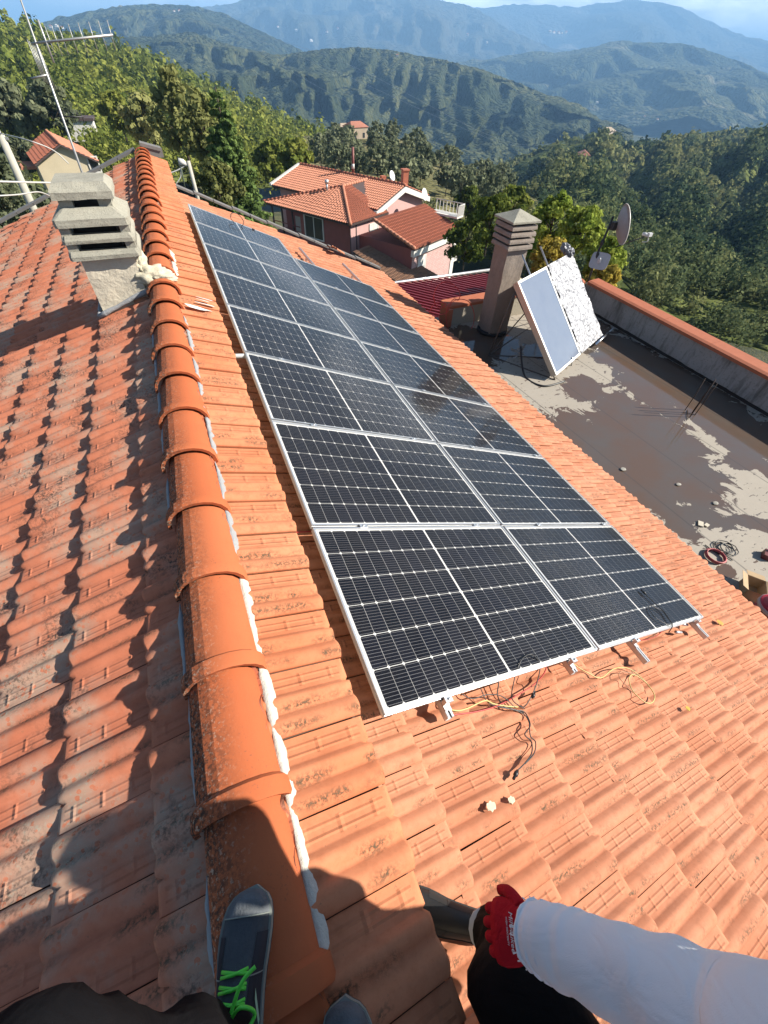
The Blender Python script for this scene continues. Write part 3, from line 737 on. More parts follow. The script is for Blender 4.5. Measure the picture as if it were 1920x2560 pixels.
# old chimney on the terrace
cx, cy = 6.085, 7.62
ch2 = empty('chimney', (cx, cy, ZT), 'tall brown concrete chimney with pointed cap standing on the terrace', 'chimney')
m = MB(); m.prism([(cx - .245, cy - .245, ZT), (cx + .245, cy - .245, ZT), (cx + .245, cy + .245, ZT), (cx - .245, cy + .245, ZT)], (0, 0, 1.84)); o = m.build('shaft', M_CONC_B, ch2); subdiv(o, 7); rough(o, .012, 7)
for z0 in (-.66, -.545, -.43, -.315):
    m = MB(); ring_slab(m, cx, cy, z0, z0 + .075, .31, .31, .20, .012, .012); o = m.build('louvre_slab', M_CONC_B, ch2); subdiv(o, 2); rough(o, .006, 24)
m = MB(); m.box((cx, cy, -.42), (.40, .40, .50)); m.build('flue', simple('soot', (.015, .012, .011), .95), ch2)
m = MB(); w = .335; A = [(cx - w, cy - w, -.20), (cx + w, cy - w, -.20), (cx + w, cy + w, -.20), (cx - w, cy + w, -.20)]; B = [(x, y, -.165) for x, y, z in A]
m.add(A + B + [(cx, cy, -.02)], [(3, 2, 1, 0)] + [(k, (k + 1) % 4, 4 + (k + 1) % 4, 4 + k) for k in range(4)] + [(4 + k, 4 + (k + 1) % 4, 8) for k in range(4)]); o = m.build('cap', M_CONC, ch2); subdiv(o, 3); rough(o, .005, 24)
m = MB(); r = random.Random(4)
seg = [Vector((cx + .28 * math.cos(a) * 1.15, cy + .28 * math.sin(a) * 1.15, ZT + .03)) for a in np.linspace(0, 2 * math.pi, 30)]
m.tube(seg, [.035 + .02 * r.random() for _ in seg], 6); m.build('tar_collar', simple('tar', (.012, .012, .013), .7), ch2)

# ------------------------------------------------------------------ solar water collectors on a stand
c0 = Vector((6.05, 5.20, ZT + .13)); c1 = Vector((8.30, 6.34, ZT + .13))
ex = (c1 - c0).normalized(); back = Vector((-ex.y, ex.x, 0)); tilt = rad(47); CLn = 1.95
ez = (back * math.cos(tilt) + Vector((0, 0, 1)) * math.sin(tilt)); en = ex.cross(ez)
if en.z < 0: en = -en
Wd = (c1 - c0).length / 2 - .02
MC = Matrix((ex, ez, en)).transposed()
def collector(off, label, foil):
    r = empty('solar_collector', c0 + ex * off, label, 'solar collector')
    o0 = c0 + ex * off
    m = MB(); t_ = .10
    P4 = lambda a, b, n_: o0 + ex * a + ez * b + en * n_
    m.box(P4(Wd / 2, CLn / 2, -.055), (Wd, CLn, .09), MC); m.build('case', simple('galvanised', (.55, .52, .48), .5, .6), r)
    m = MB()
    for (a, b, w, h) in ((Wd / 2, .02, Wd, .04), (Wd / 2, CLn - .02, Wd, .04), (.02, CLn / 2, .04, CLn - .08), (Wd - .02, CLn / 2, .04, CLn - .08)): m.box(P4(a, b, .0), (w, h, .025), MC)
    m.build('frame', M_ALU, r)
    if not foil:
        t = NT('collector_glass'); n = t.noise(t.pos(), 3, 4, .6)
        t.pbr(t.mix(n, (.12, .145, .20), (.16, .185, .23)), .14, 0, t.bump(t.noise(t.pos(), 3, 2, .5), .04, .02), .9, IOR=1.6); g = t.m
        m = MB(); m.box(P4(Wd / 2, CLn / 2, .003), (Wd - .08, CLn - .08, .006), MC); m.build('glass', g, r)
    else:
        t = NT('crumpled_foil'); P = t.pos()
        nb = t.bump(t.noise(P, 9, 6, .62, 1.2), .30, .03); t.pbr((.17, .175, .19), .52, .6, nb); f = t.m
        n = 56; vs = []; fs = []
        for i in range(n + 1):
            for j in range(n + 1):
                a, b = i / n, j / n; p = P4(a * Wd + .01, b * (CLn + .01), .022)
                vs.append(p + en * (.022 * mnoise.noise(p * 6) + .012 * mnoise.noise(p * 19) + .007 * mnoise.noise(p * 40)))
        for i in range(n):
            for j in range(n): k = i * (n + 1) + j; fs.append((k, k + n + 1, k + n + 2, k + 1))
        mesh_obj('foil', vs, fs, f, r, False)
        m = MB()                                  # bunched foil at the upper corner
        for q in range(5):
            bm = bmesh.new(); bmesh.ops.create_icosphere(bm, subdivisions=3, radius=.09)
            for v in bm.verts: v.co = Vector((v.co.x, v.co.y, v.co.z)) * (1 + .5 * mnoise.noise(v.co * 22 + Vector((q * 4, 0, 0)))) + P4(Wd - .12 - q * .03, CLn + .02 + .035 * q, .03)
            bm.verts.index_update(); m.add([v.co.copy() for v in bm.verts], [tuple(v.index for v in f_.verts) for f_ in bm.faces]); bm.free()
        m.build('foil_bunch', f, r)
    return r
collector(.0, 'glass fronted solar water collector leaning beside the terrace chimney', False)
collector(Wd + .03, 'solar water collector wrapped in crumpled silver foil', True)
st = empty('collector_stand', c0 + back * .6, 'thin steel stand holding the two solar water collectors', 'stand')
m = MB(); top0 = c0 + ez * (CLn * .93) - en * .12; top1 = c1 + ez * (CLn * .93) - en * .12; b0 = c0 - Vector((0, 0, .13)) + back * 1.55; b1 = c1 - Vector((0, 0, .13)) + back * 1.55; f0 = c0 - Vector((0, 0, .12)) + ex * .06; f1 = c1 - Vector((0, 0, .12)) - ex * .06
for a, b in ((top0, b0), (top1, b1), (f0, b0), (f1, b1), (b0, b1), (b0, top1), (b1, top0), (f0, top0), (f1, top1), (b0, (f0 + f1) / 2)): m.tube([a, b], .013, 6)
m.build('strut', simple('stand_steel', (.16, .13, .11), .6, .5), st)
m = MB()
for f in (.30, .62):
    p = c0 + ex * ((c1 - c0).length * f) - en * .11; m.tube([p + ez * .0, p + ez * (CLn + .42)], .018, 8)
m.tube([c0 + ex * .9 - Vector((0, 0, .13)), c0 + ex * .82 + Vector((0, 0, .10)) - en * .04], .015, 8); m.build('upright', M_ALU, st)
m = MB(); p = c1 + ex * -.35 + ez * -.06; m.tube([p - ex * .1, p + ex * .45 + Vector((0, 0, -.01)), p + ex * .72], .035, 10); o = m.build('foil_pipe', MATS.setdefault('foil2', simple('foil_pipe', (.8, .8, .82), .18, .95)), st)
m = MB(); m.tube([p + ex * .72, p + ex * 1.05 + Vector((0, 0, .02))], .016, 8); m.build('water_pipe', simple('grey_pipe', (.55, .56, .57), .5), st)
m = MB(); m.tube(spline([c0 + back * .9 + Vector((0, 0, .3)), c0 + back * .4 + Vector((-.3, 0, -.1)), c0 + Vector((-.35, -.1, -.115)), c0 + Vector((.2, -.1, -.11))]), .02, 8); m.build('hose', simple('black_rubber', (.012, .012, .013), .45), st)
m = MB(); m.tube([(5.75, 6.25, ZT + .02), (5.80, 6.2, ZT + .09), (5.86, 6.22, ZT + .03)], .012, 6); tag(m.build('pipe_offcut', simple('grey_pipe', (.55, .56, .57), .5)), 'small bent white pipe piece on the shaded terrace below the chimney', 'pipe')
# ------------------------------------------------------------------ ground and hills
def forest_material(name, cols, scale, patch=.01, bump=1.0, pale=None):
    t = NT(name); P = t.pos()
    v = t.vor(P, scale, 'F1'); v2 = t.vor(P, scale * 2.3, 'F1'); n = t.noise(P, patch, 5, .6); n2 = t.noise(P, scale * .35, 4, .6); col = t.n('ShaderNodeTexVoronoi'); t.l(P, col.inputs['Vector']); col.inputs['Scale'].default_value = scale
    rc = t.sep(col.outputs['Color'])[0]
    c = t.mix(rc, cols[0], cols[1]); c = t.mix(t.step(n, .42, .62), c, t.mix(rc, cols[1], cols[2]))
    c = t.mix(t.math('MULTIPLY', t.step(n2, .55, .7), .6), c, cols[0])
    if pale:
        c = t.mix(t.math('MULTIPLY', t.step(t.noise(P, patch * 2.7, 4, .55), .60, .68), .8), c, pale)
    h = t.math('SUBTRACT', 1.0, t.math('ADD', v, t.math('MULTIPLY', v2, .4)))
    t.pbr(c, .95, 0, t.bump(h, bump, 1.0 / scale * .9), .05); return t.m
def fbm(p, o=5, l=2.0, g=.5):
    a = 1; s = 0
    for _ in range(o): s += a * mnoise.noise(p); p = p * l + Vector((3.1, 1.7, 9.2)); a *= g
    return s
def hill(name, crest, foot, nx, ny, amp, freq, mat, behind=.35, gully=0.0, gfreq=1.0, bulge=.0, jag=0.0, warp=1.0, relief=0.0, shear=0.0):
    """crest and foot: (pixel x, pixel y, distance); the slope between them is built at its true distance"""
    cxs = [c[0] * 1.1573 for c in crest]; fxs = [c[0] * 1.1573 for c in foot]
    x0, x1 = cxs[0], cxs[-1]; vs = []; fs = []; nb = 6
    for i in range(nx + 1):
        x = x0 + (x1 - x0) * i / nx
        cy_ = interp(x, cxs, [c[1] * 1.1573 for c in crest]); cd = interp(x, cxs, [c[2] for c in crest])
        fy_ = interp(x, fxs, [c[1] * 1.1573 for c in foot]); fd = interp(x, fxs, [c[2] for c in foot])
        A = at_dist(x, cy_, cd); B = at_dist(x, fy_, fd); out_ = Vector((A.x - B.x, A.y - B.y, 0)); Ln = out_.length; out_.normalize()
        for j in range(-nb, ny + 1):
            if j < 0:
                k = -j / nb; p = A + out_ * (Ln * behind * k) - Vector((0, 0, abs(A.z - B.z) * .8 * k * k + amp * k)); w = 0
            else:
                t = 1 - (1 - j / ny) ** warp; p = A.lerp(B, t); w = math.sin(math.pi * min(1, t * 1.0)) if bulge else 0
                p = p + Vector((0, 0, bulge * math.sin(math.pi * t)))
            wt = 1.0 if j < 0 else min(1.0, .12 + 3.0 * (j / ny))
            p = p + Vector((0, 0, amp * wt * fbm(p * freq)))
            if (gully or relief) and j >= 0:
                uu, vv = i / nx, j / ny
                wx = .35 * mnoise.noise(Vector((uu * gfreq * .6, vv * 2.2, 7.7))); wy = .30 * mnoise.noise(Vector((uu * gfreq * .6 + 9, vv * 2.2, 2.1)))
                g = abs(mnoise.noise(Vector((uu * gfreq + shear * vv + wx, vv * 1.9 + wy, 5.3)))) * 1.6 + .8 * abs(mnoise.noise(Vector((uu * gfreq * 2.1 + shear * 2.1 * vv + wy * 2, vv * 3.7 + wx, 1.3)))) + .4 * mnoise.noise(Vector((uu * gfreq * 4.6, vv * 7.1, 4.4)))
                env = math.sin(math.pi * min(1, .08 + .9 * vv)) if not relief else min(1, vv * 3) * min(1, (1 - vv) * 2.2 + .12)
                if gully: p = p - out_ * (gully * (g - .55) * env)
                if relief: p.z += relief * (.22 - g) * env * 1.7 * max(0, min(1.2, ((p - CAM).length - 70) / 300))
            if jag and j <= 0: p.z += jag * (mnoise.noise(p * (freq * 40)) + .5 * mnoise.noise(p * (freq * 110)))
            vs.append(p)
    R = ny + nb + 1
    for i in range(nx):
        for j in range(R - 1): fs.append((i * R + j, i * R + j + 1, (i + 1) * R + j + 1, (i + 1) * R + j))
    o = mesh_obj(name, vs, fs, mat, None, True); o['kind'] = 'structure'; return o, vs, R, nb
G0c = (.045, .060, .018); G1c = (.090, .110, .030); G2c = (.14, .15, .05)
D0c = (.020, .029, .018); D1c = (.048, .060, .030); D2c = (.105, .108, .05)
M_F_NEAR = forest_material('near_wood_floor', (G0c, G1c, G2c), .22, .02)
M_F_MID = forest_material('mid_wood', (D0c, D1c, D2c), .085, .004, 1.0)
M_F_FAR = forest_material('far_wood', (D0c, D1c, D2c), .045, .0016, .9, (.16, .15, .10))
M_F_VFAR = forest_material('far_mountain', ((.030, .034, .024), (.05, .052, .034), (.085, .075, .05)), .02, .0005, .7, (.20, .18, .14))
# valley floor and the slope the houses stand on
def ground_z(x, y):
    z = -7.2 - .27 * max(x + 6, 0) - .30 * max(x - 9, 0) - .13 * max(y - 12, 0) + .06 * max(-x - 6, 0)
    return max(z, -150 - .0 * x)
gv, gf = [], []
rr = [0, 6, 12, 18, 24, 32, 42, 55, 75, 100, 140, 200, 300, 450, 700, 1200, 2500, 6000, 14000, 30000]; na = 72
for r in rr:
    for k in range(na):
        a = 2 * math.pi * k / na; x, y = r * math.sin(a), r * math.cos(a) + 3
        gv.append((x, y, ground_z(x, y) + (.5 * fbm(Vector((x * .08, y * .08, 0))) if r > 12 else 0)))
for i in range(len(rr) - 1):
    for k in range(na): gf.append((i * na + k, i * na + (k + 1) % na, (i + 1) * na + (k + 1) % na, (i + 1) * na + k))
gr = mesh_obj('ground', gv, gf, forest_material('ground_scrub', ((.045, .05, .018), (.085, .085, .035), (.13, .115, .06)), .6, .03, .6), None, True); gr['kind'] = 'structure'
H1, h1v, h1R, h1n = hill('wooded_hillside', [(-600, 32, 500), (-200, 52, 470), (0, 76, 440), (60, 82, 430), (130, 96, 420), (240, 117, 410), (330, 152, 400), (420, 196, 390), (500, 236, 380), (570, 266, 370), (640, 290, 360), (700, 310, 350), (760, 344, 340)],
     [(-600, 520, 75), (0, 470, 76), (200, 450, 80), (430, 430, 85), (560, 420, 95), (700, 395, 120), (760, 380, 150)], 80, 70, 3.0, .02, M_F_NEAR, bulge=2.0, warp=1.8)
H2, h2v, h2R, h2n = hill('olive_knoll', [(640, 300, 180), (720, 302, 175), (780, 297, 172), (850, 302, 168), (890, 314, 165), (930, 338, 165), (1000, 362, 170), (1080, 392, 170), (1180, 440, 160)],
     [(640, 410, 80), (720, 415, 76), (850, 430, 74), (1000, 470, 72), (1180, 540, 70)], 60, 30, .8, .03, forest_material('olive_grove_floor', ((.085, .085, .035), (.13, .12, .055), (.18, .16, .085)), .5, .06, .5))
H3, h3v, h3R, h3n = hill('forest_spur', [(900, 404, 420), (980, 382, 430), (1060, 374, 440), (1130, 344, 450), (1200, 312, 460), (1290, 300, 470), (1340, 312, 490), (1400, 320, 520), (1480, 302, 560), (1560, 292, 600), (1659, 290, 650), (1900, 286, 700), (2300, 304, 760)],
     [(900, 560, 66), (1000, 600, 62), (1200, 640, 58), (1300, 660, 56), (1500, 760, 55), (1659, 830, 54), (1900, 900, 54), (2300, 980, 54)], 110, 90, 6.0, .012, M_F_NEAR, bulge=0, relief=15, gfreq=10, shear=-2.4, warp=1.7)
hill('dark_ridge', [(150, 70, 1500), (300, 84, 1500), (420, 93, 1480), (520, 104, 1450), (600, 116, 1420), (700, 104, 1400), (780, 101, 1400), (850, 110, 1400), (950, 128, 1380), (1050, 153, 1350), (1130, 184, 1330), (1210, 219, 1300), (1300, 264, 1250), (1360, 290, 1240)],
     [(150, 260, 700), (420, 280, 720), (700, 345, 700), (900, 385, 680), (1100, 400, 680), (1300, 345, 900), (1360, 330, 1000)], 260, 130, 30, .0035, M_F_MID, gully=230, gfreq=15, jag=2.0, shear=1.3)
hill('left_mountain', [(-900, 60, 2600), (-300, 50, 2600), (0, 66, 2600), (60, 62, 2600), (100, 46, 2600), (150, 43, 2600), (190, 25, 2650), (260, 12, 2700), (330, 6, 2750), (400, 8, 2750), (430, 15, 2700), (480, 28, 2650), (560, 66, 2500), (640, 100, 2400), (720, 140, 2300)],
     [(-900, 220, 1500), (200, 160, 1600), (420, 210, 1550), (640, 260, 1500), (720, 270, 1500)], 200, 80, 42, .0022, M_F_FAR, gully=260, gfreq=12, jag=4, shear=1.5)
hill('middle_hill', [(980, 150, 3300), (1080, 122, 3400), (1150, 110, 3450), (1200, 113, 3500), (1260, 104, 3500), (1330, 98, 3500), (1400, 92, 3500), (1470, 94, 3500), (1520, 104, 3450), (1600, 134, 3400), (1659, 165, 3300), (1900, 190, 3200), (2500, 230, 3200)],
     [(980, 250, 2300), (1200, 270, 2200), (1400, 290, 2100), (1659, 300, 2000), (2500, 330, 2000)], 180, 70, 55, .0018, M_F_FAR, gully=330, gfreq=10, jag=4, shear=-1.4)
hill('far_mountain', [(330, 20, 6000), (430, 14, 6000), (500, 6, 6000), (560, -14, 6000), (640, -26, 6100), (760, -24, 6200), (850, -12, 6200), (900, -3, 6200), (970, 4, 6200), (1010, 10, 6100), (1050, 28, 6000), (1100, 62, 5800), (1200, 105, 5600), (1320, 135, 5400)],
     [(330, 160, 4000), (800, 180, 3800), (1100, 190, 3800), (1320, 200, 3900)], 180, 70, 90, .0011, M_F_VFAR, gully=560, gfreq=11, jag=8, shear=1.2)
hill('far_mountain', [(800, 60, 8000), (1000, 20, 8000), (1060, 14, 8000), (1100, 7, 8000), (1180, 8, 8000), (1250, 16, 8000), (1330, 6, 8000), (1380, 6, 8000), (1430, 8, 8000), (1480, 20, 8000), (1540, 46, 8000), (1600, 76, 8000), (1659, 92, 8000), (1800, 120, 8000), (2500, 160, 8000)],
     [(800, 200, 5200), (1200, 200, 5200), (1659, 220, 5200), (2500, 240, 5200)], 170, 50, 140, .0008, M_F_VFAR, gully=600, gfreq=9, jag=14, shear=-1.0)

# ------------------------------------------------------------------ foliage
def leaf_material(name, dark, mid, light, trans=.35):
    t = NT(name)
    a = t.n('ShaderNodeAttribute', attribute_name='tid').outputs['Fac']; b = t.n('ShaderNodeAttribute', attribute_name='lf').outputs['Fac']
    c = t.ramp(a, (0.0, dark), (.5, mid), (1.0, light)); c = t.mix(t.math('MULTIPLY', b, .32), c, tuple(x * .5 for x in dark)); 
    c = t.mix(t.math('MULTIPLY', t.step(b, .86, 1.0), .5), c, tuple(min(1, x * 1.5) for x in light))
    df = t.n('ShaderNodeBsdfDiffuse'); t.l(c, df.inputs['Color']); tr = t.n('ShaderNodeBsdfTranslucent'); t.l(c, tr.inputs['Color'])
    ms = t.n('ShaderNodeMixShader'); ms.inputs[0].default_value = trans; t.l(df.outputs[0], ms.inputs[1]); t.l(tr.outputs[0], ms.inputs[2]); t.l(ms.outputs[0], t.o.inputs['Surface']); return t.m
def foliage_mesh(name, trees, mat, parent=None, kind=None, seed=1, loc=None):
    """trees: (x, y, z centre, horizontal radius, vertical radius, leaf quads, leaf size, tint)"""
    g = np.random.default_rng(seed); V = []; T = []; Lf = []
    for (x, y, z, rx, rz, n, s, tint) in trees:
        nl = max(4, min(16, n // 12)); lo = g.normal(0, 1, (nl, 3)); lo /= np.linalg.norm(lo, axis=1)[:, None]; lo *= (g.random(nl) ** .5)[:, None] * .72
        lo[:, 2] = lo[:, 2] * .9
        lr = .30 + .30 * g.random(nl)
        k = g.integers(0, nl, n); d = g.normal(0, 1, (n, 3)); d[:, 2] += .35; d /= np.linalg.norm(d, axis=1)[:, None]
        rr_ = lr[k][:, None] * (.62 + .42 * g.random((n, 1)))
        p = (lo[k] + d * rr_); shade = 1 - np.clip(np.linalg.norm(p, axis=1), 0, 1)
        p = p * np.array([rx, rx, rz]) + np.array([x, y, z])
        nn = d + g.normal(0, .34, (n, 3)); nn /= np.linalg.norm(nn, axis=1)[:, None]
        a = np.cross(nn, g.normal(0, 1, (n, 3))); a /= np.linalg.norm(a, axis=1)[:, None] + 1e-9; b = np.cross(nn, a)
        ss = s * (.55 + .9 * g.random((n, 1))); asp = .55 + .5 * g.random((n, 1))
        q = np.stack([p - a * ss * .5, p - b * ss * asp * .5, p + a * ss * .5, p + b * ss * asp * .5], 1)
        V.append(q.reshape(-1, 3)); T.append(np.full(n * 4, np.clip(tint + g.normal(0, .05), 0, 1))); Lf.append(np.repeat(g.random(n), 4))
    V = np.concatenate(V); T = np.concatenate(T); Lf = np.concatenate(Lf)
    if loc is not None: V = V - np.array(loc)
    nv = len(V); nf = nv // 4; me = bpy.data.meshes.new(name)
    me.vertices.add(nv); me.vertices.foreach_set('co', V.ravel()); me.loops.add(nv); me.loops.foreach_set('vertex_index', np.arange(nv)); me.polygons.add(nf); me.polygons.foreach_set('loop_start', np.arange(0, nv, 4))
    at = me.attributes.new('tid', 'FLOAT', 'POINT'); at.data.foreach_set('value', T); at = me.attributes.new('lf', 'FLOAT', 'POINT'); at.data.foreach_set('value', Lf)
    me.update(calc_edges=True); me.materials.append(mat); o = bpy.data.objects.new(name, me); link(o, parent)
    if loc is not None: o.location = loc
    if kind: o['kind'] = kind
    return o
M_LEAF_H1 = leaf_material('hillside_leaves', (.075, .102, .022), (.155, .190, .040), (.275, .290, .065))
M_LEAF_H3 = leaf_material('spur_leaves', (.050, .078, .042), (.125, .155, .070), (.255, .255, .105))
M_LEAF_OL = leaf_material('olive_leaves', (.095, .115, .065), (.165, .185, .105), (.235, .250, .145))
M_LEAF_GR = leaf_material('fresh_leaves', (.085, .145, .022), (.180, .250, .040), (.300, .350, .070))
M_LEAF_YL = leaf_material('yellow_leaves', (.16, .17, .04), (.34, .27, .06), (.50, .38, .07))
M_LEAF_WI = leaf_material('pale_leaves', (.125, .140, .045), (.230, .240, .085), (.340, .335, .130))
M_LEAF_CO = leaf_material('conifer_needles', (.070, .115, .035), (.125, .185, .055), (.200, .265, .080), .25)
M_BARK = simple('bark', (.085, .062, .042), .95, 0, .3, 14, .6, .02)
def scatter(vs, R, nb, n, rmin, rmax, seed, hfun, qfun, lo=0.0, hi=1.0, tintf=None, keep=None):
    g = random.Random(seed); cols = len(vs) // R; rows = R - nb - 1; cells = []; W = []
    for i in range(cols - 1):
        for j in range(int(rows * lo), int(rows * hi)):
            a = i * R + nb + j; A, B, C, D = vs[a], vs[a + 1], vs[a + R], vs[a + R + 1]
            ar = ((B - A).cross(C - A)).length; d = (A - CAM).length; cells.append((A, B, C, D)); W.append(ar * min(1.0, 75.0 / d) ** 1.25)
    trees = []
    for (A, B, C, D) in g.choices(cells, W, k=n):
        u, v = g.random(), g.random(); p = (A * (1 - u) + C * u) * (1 - v) + (B * (1 - u) + D * u) * v
        if keep and not keep(p): continue
        d = (p - CAM).length; r = g.uniform(rmin, rmax) * (1 + .25 * mnoise.noise(p * .05)) * max(.62, min(1.15, (d / 300) ** .5))
        h = r * hfun(g); q, s = qfun(d, r)
        tint = tintf(p, g) if tintf else g.random()
        trees.append((p.x, p.y, p.z + h * .5, r, h, q, s, tint))
    return trees
def lod(d, r):
    s = max(.16, .0054 * d); q = int(min(620, max(22, 7.6 * r * r / (s * s))))
    return q, s
tr1 = scatter(h1v, h1R, h1n, 2900, 2.0, 4.6, 11, lambda g: g.choice((.85, 1.0, 1.2, 1.7)), lod, 0, 1.0, lambda p, g: min(1, max(0, .5 + .9 * mnoise.noise(p * .03) + g.gauss(0, .2))))
foliage_mesh('hillside_forest', tr1, M_LEAF_H1, None, 'stuff', 3)['label'] = 'dense green broadleaf wood covering the hillside behind the roof'
tr3 = scatter(h3v, h3R, h3n, 5600, 1.9, 4.6, 12, lambda g: g.choice((.75, .85, .95, 1.05, 1.4)), lod, 0, 1.0, lambda p, g: min(1, max(0, .44 + 1.0 * mnoise.noise(p * .014) + .5 * mnoise.noise(p * .05) + g.gauss(0, .17))), keep=lambda p: (p - CAM).length < 230 or mnoise.noise(p * .011 + Vector((3, 1, 0))) < .42)
foliage_mesh('spur_forest', tr3, M_LEAF_H3, None, 'stuff', 4)['label'] = 'dark mixed forest covering the valley slope beyond the terrace parapet'
for nm, lb in (('hillside_forest', 'forest'), ('spur_forest', 'forest')): bpy.data.objects[nm]['category'] = lb

def tree(name, label, base, height, rx, mat, n, leaf, tint=.5, kind='broad', group=None, seed=1, lean=0.0, crown0=.3):
    """a single tree: tapered trunk with limbs, crown of leaf faces"""
    base = Vector(base); r = empty(name, base, label, 'tree', group); g = random.Random(seed); m = MB()
    top = base + Vector((lean * height, 0, height * (.97 if kind == 'conifer' else .8)))
    rad0 = max(.05, height * .022)
    pts = [base.lerp(top, i / 6) + Vector((g.gauss(0, .02), g.gauss(0, .02), 0)) * height * (i / 6) * (1 - i / 6) * 2 for i in range(7)]
    m.tube(pts, [rad0 * (1 - .85 * i / 6) for i in range(7)], 7)
    lobes = []
    if kind == 'conifer':
        nl = 20
        for i in range(nl):
            f = .10 + .86 * i / (nl - 1); c = base.lerp(top, f); R_ = rx * (1.02 - f) ** .8
            for k in range(7 if f < .8 else 4):
                a = k * 2 * math.pi / 7 + i * .7 + g.random() * .4; L_ = R_ * g.uniform(.75, 1.1)
                tip = c + Vector((math.cos(a) * L_, math.sin(a) * L_, -L_ * .18)); m.tube([c, c.lerp(tip, .5) + Vector((0, 0, L_ * .06)), tip], [.02, .012, .004], 4)
                for q in (.4, .65, .9): pp = c.lerp(tip, q); lobes.append((pp.x, pp.y, pp.z - .03 * L_, L_ * .24 + .10, .12 + L_ * .07, int(n / (nl * 20)) + 6, leaf, min(1, max(0, tint + .25 * (q - .6) + g.gauss(0, .12)))))
    else:
        nb_ = 16 if kind == 'broad' else 22
        for i in range(nb_):
            f = crown0 + (.98 - crown0) * (i + .5) / nb_; a = i * 2.4 + g.random() * .6; wf = math.sin(math.pi * min(1, (f - crown0) / (1.02 - crown0) * .85 + .14))
            L_ = rx * wf * g.uniform(.45, 1.0); c = base.lerp(top, f * .82)
            tip = base + Vector((lean * height * f, 0, height * f)) + Vector((math.cos(a) * L_, math.sin(a) * L_, 0)); m.tube([c, c.lerp(tip, .55) + Vector((0, 0, .05 * height)), tip], [rad0 * .4, rad0 * .22, rad0 * .06], 5)
            rr_ = rx * g.uniform(.30, .48); lobes.append((tip.x, tip.y, tip.z, rr_, rr_ * (1.25 if kind == 'tall' else .85), int(n / nb_), leaf, min(1, max(0, tint + g.gauss(0, .16)))))
    m.build('trunk', M_BARK, r)
    o = foliage_mesh('crown', lobes, mat, r, None, seed); o.matrix_parent_inverse = WM(r).inverted(); return r
def gbase(x, y, d, drop): p = at_dist(x * 1.1573, y * 1.1573, d); return Vector((p.x, p.y, p.z - drop))
# trees right behind the far gable (display pixel of the crown centre, distance)
tree('conifer', 'dark green conifer with drooping branches behind the far gable verge', gbase(512, 440, 34, 2.2), 7.6, 2.4, M_LEAF_CO, 20000, .20, .5, 'conifer', seed=5)
for i, (x, y, d, h, rx, lab, mt, kd, tn) in enumerate((
    (385, 250, 48, 11.0, 2.5, 'tall pale leafy tree with brownish top left of the conifer', M_LEAF_WI, 'tall', .55),
    (318, 262, 70, 9.0, 3.0, 'round pale green tree behind the television aerial mast', M_LEAF_WI, 'broad', .75),
    (440, 285, 44, 8.5, 2.2, 'slim pale tree squeezed between brownish tree and conifer', M_LEAF_WI, 'tall', .45),
    (255, 245, 86, 8.0, 2.8, 'yellow green tree directly above the cream house roof', M_LEAF_H1, 'broad', .9),
    (590, 345, 70, 8.0, 3.0, 'dark green tree just right of the conifer', M_LEAF_H1, 'broad', .5),
    (640, 345, 62, 7.5, 2.8, 'mid green tree above the left end of the pink house', M_LEAF_H1, 'broad', .6),
    (15, 235, 84, 9.5, 4.4, 'grey green tree at the left edge above the cream house', M_LEAF_OL, 'broad', .5),
    (110, 235, 82, 9.0, 3.8, 'grey green tree left of the aerial mast', M_LEAF_OL, 'broad', .4),
    (15, 400, 26, 3.6, 1.8, 'dark scrubby bush at the left edge beside the concrete pole', M_LEAF_OL, 'broad', .25),
    (40, 335, 70, 5.0, 2.6, 'low scrubby bush left of the cream house', M_LEAF_OL, 'broad', .45),
    (20, 470, 20, 3.6, 1.7, 'low bush just over the left verge of the roof', M_LEAF_OL, 'broad', .3),
    (470, 400, 30, 4.2, 1.6, 'brownish green bush under the lamp post wires', M_LEAF_WI, 'broad', .25))):
    h *= .58; rx *= .72; b = gbase(x, y, d, h * .62); tree('tree', lab, b, h, rx, mt, 4200, .0066 * d, tn, kd, 'trees behind the far gable', 20 + i)
for i, (x, y, d, h, rx, lab, mt, tn) in enumerate((
    (1195, 475, 20, 5.0, 1.5, 'bright green feathery tree just right of the terrace chimney cap', M_LEAF_GR, .75),
    (1255, 500, 19, 4.6, 1.5, 'yellow green shrub between chimney and satellite dish', M_LEAF_GR, .95),
    (1185, 560, 15, 3.4, 1.15, 'orange yellow autumn tree behind the solar collectors', M_LEAF_YL, .6),
    (1310, 560, 16, 3.6, 1.25, 'yellow green shrub behind the satellite dish pole', M_LEAF_GR, .85),
    (1305, 610, 14.5, 2.6, .95, 'small golden leaved bush at the parapet corner', M_LEAF_YL, .75),
    (1060, 480, 30, 6.5, 2.6, 'dark green leafy tree right of the pink annex', M_LEAF_H1, .3),
    (1010, 520, 36, 7.0, 2.8, 'dark green tree beside the white balcony', M_LEAF_H1, .15),
    (1110, 445, 42, 7.0, 2.6, 'mid green round tree behind the chimney cap', M_LEAF_H1, .5),
    (1150, 520, 24, 4.5, 1.6, 'deep green bush behind the terrace chimney shaft', M_LEAF_GR, .3),
    (1010, 440, 60, 7.0, 3.2, 'dark tree above the dish on the pink house', M_LEAF_H1, .25))):
    h *= (.36 if i < 5 else .44); rx *= (.52 if i < 5 else .52); b = gbase(x, y, d, h * .62); tree('tree', lab, b, h, rx, mt, 4500, .0062 * d, tn, 'broad', 'trees beyond the terrace', 60 + i)
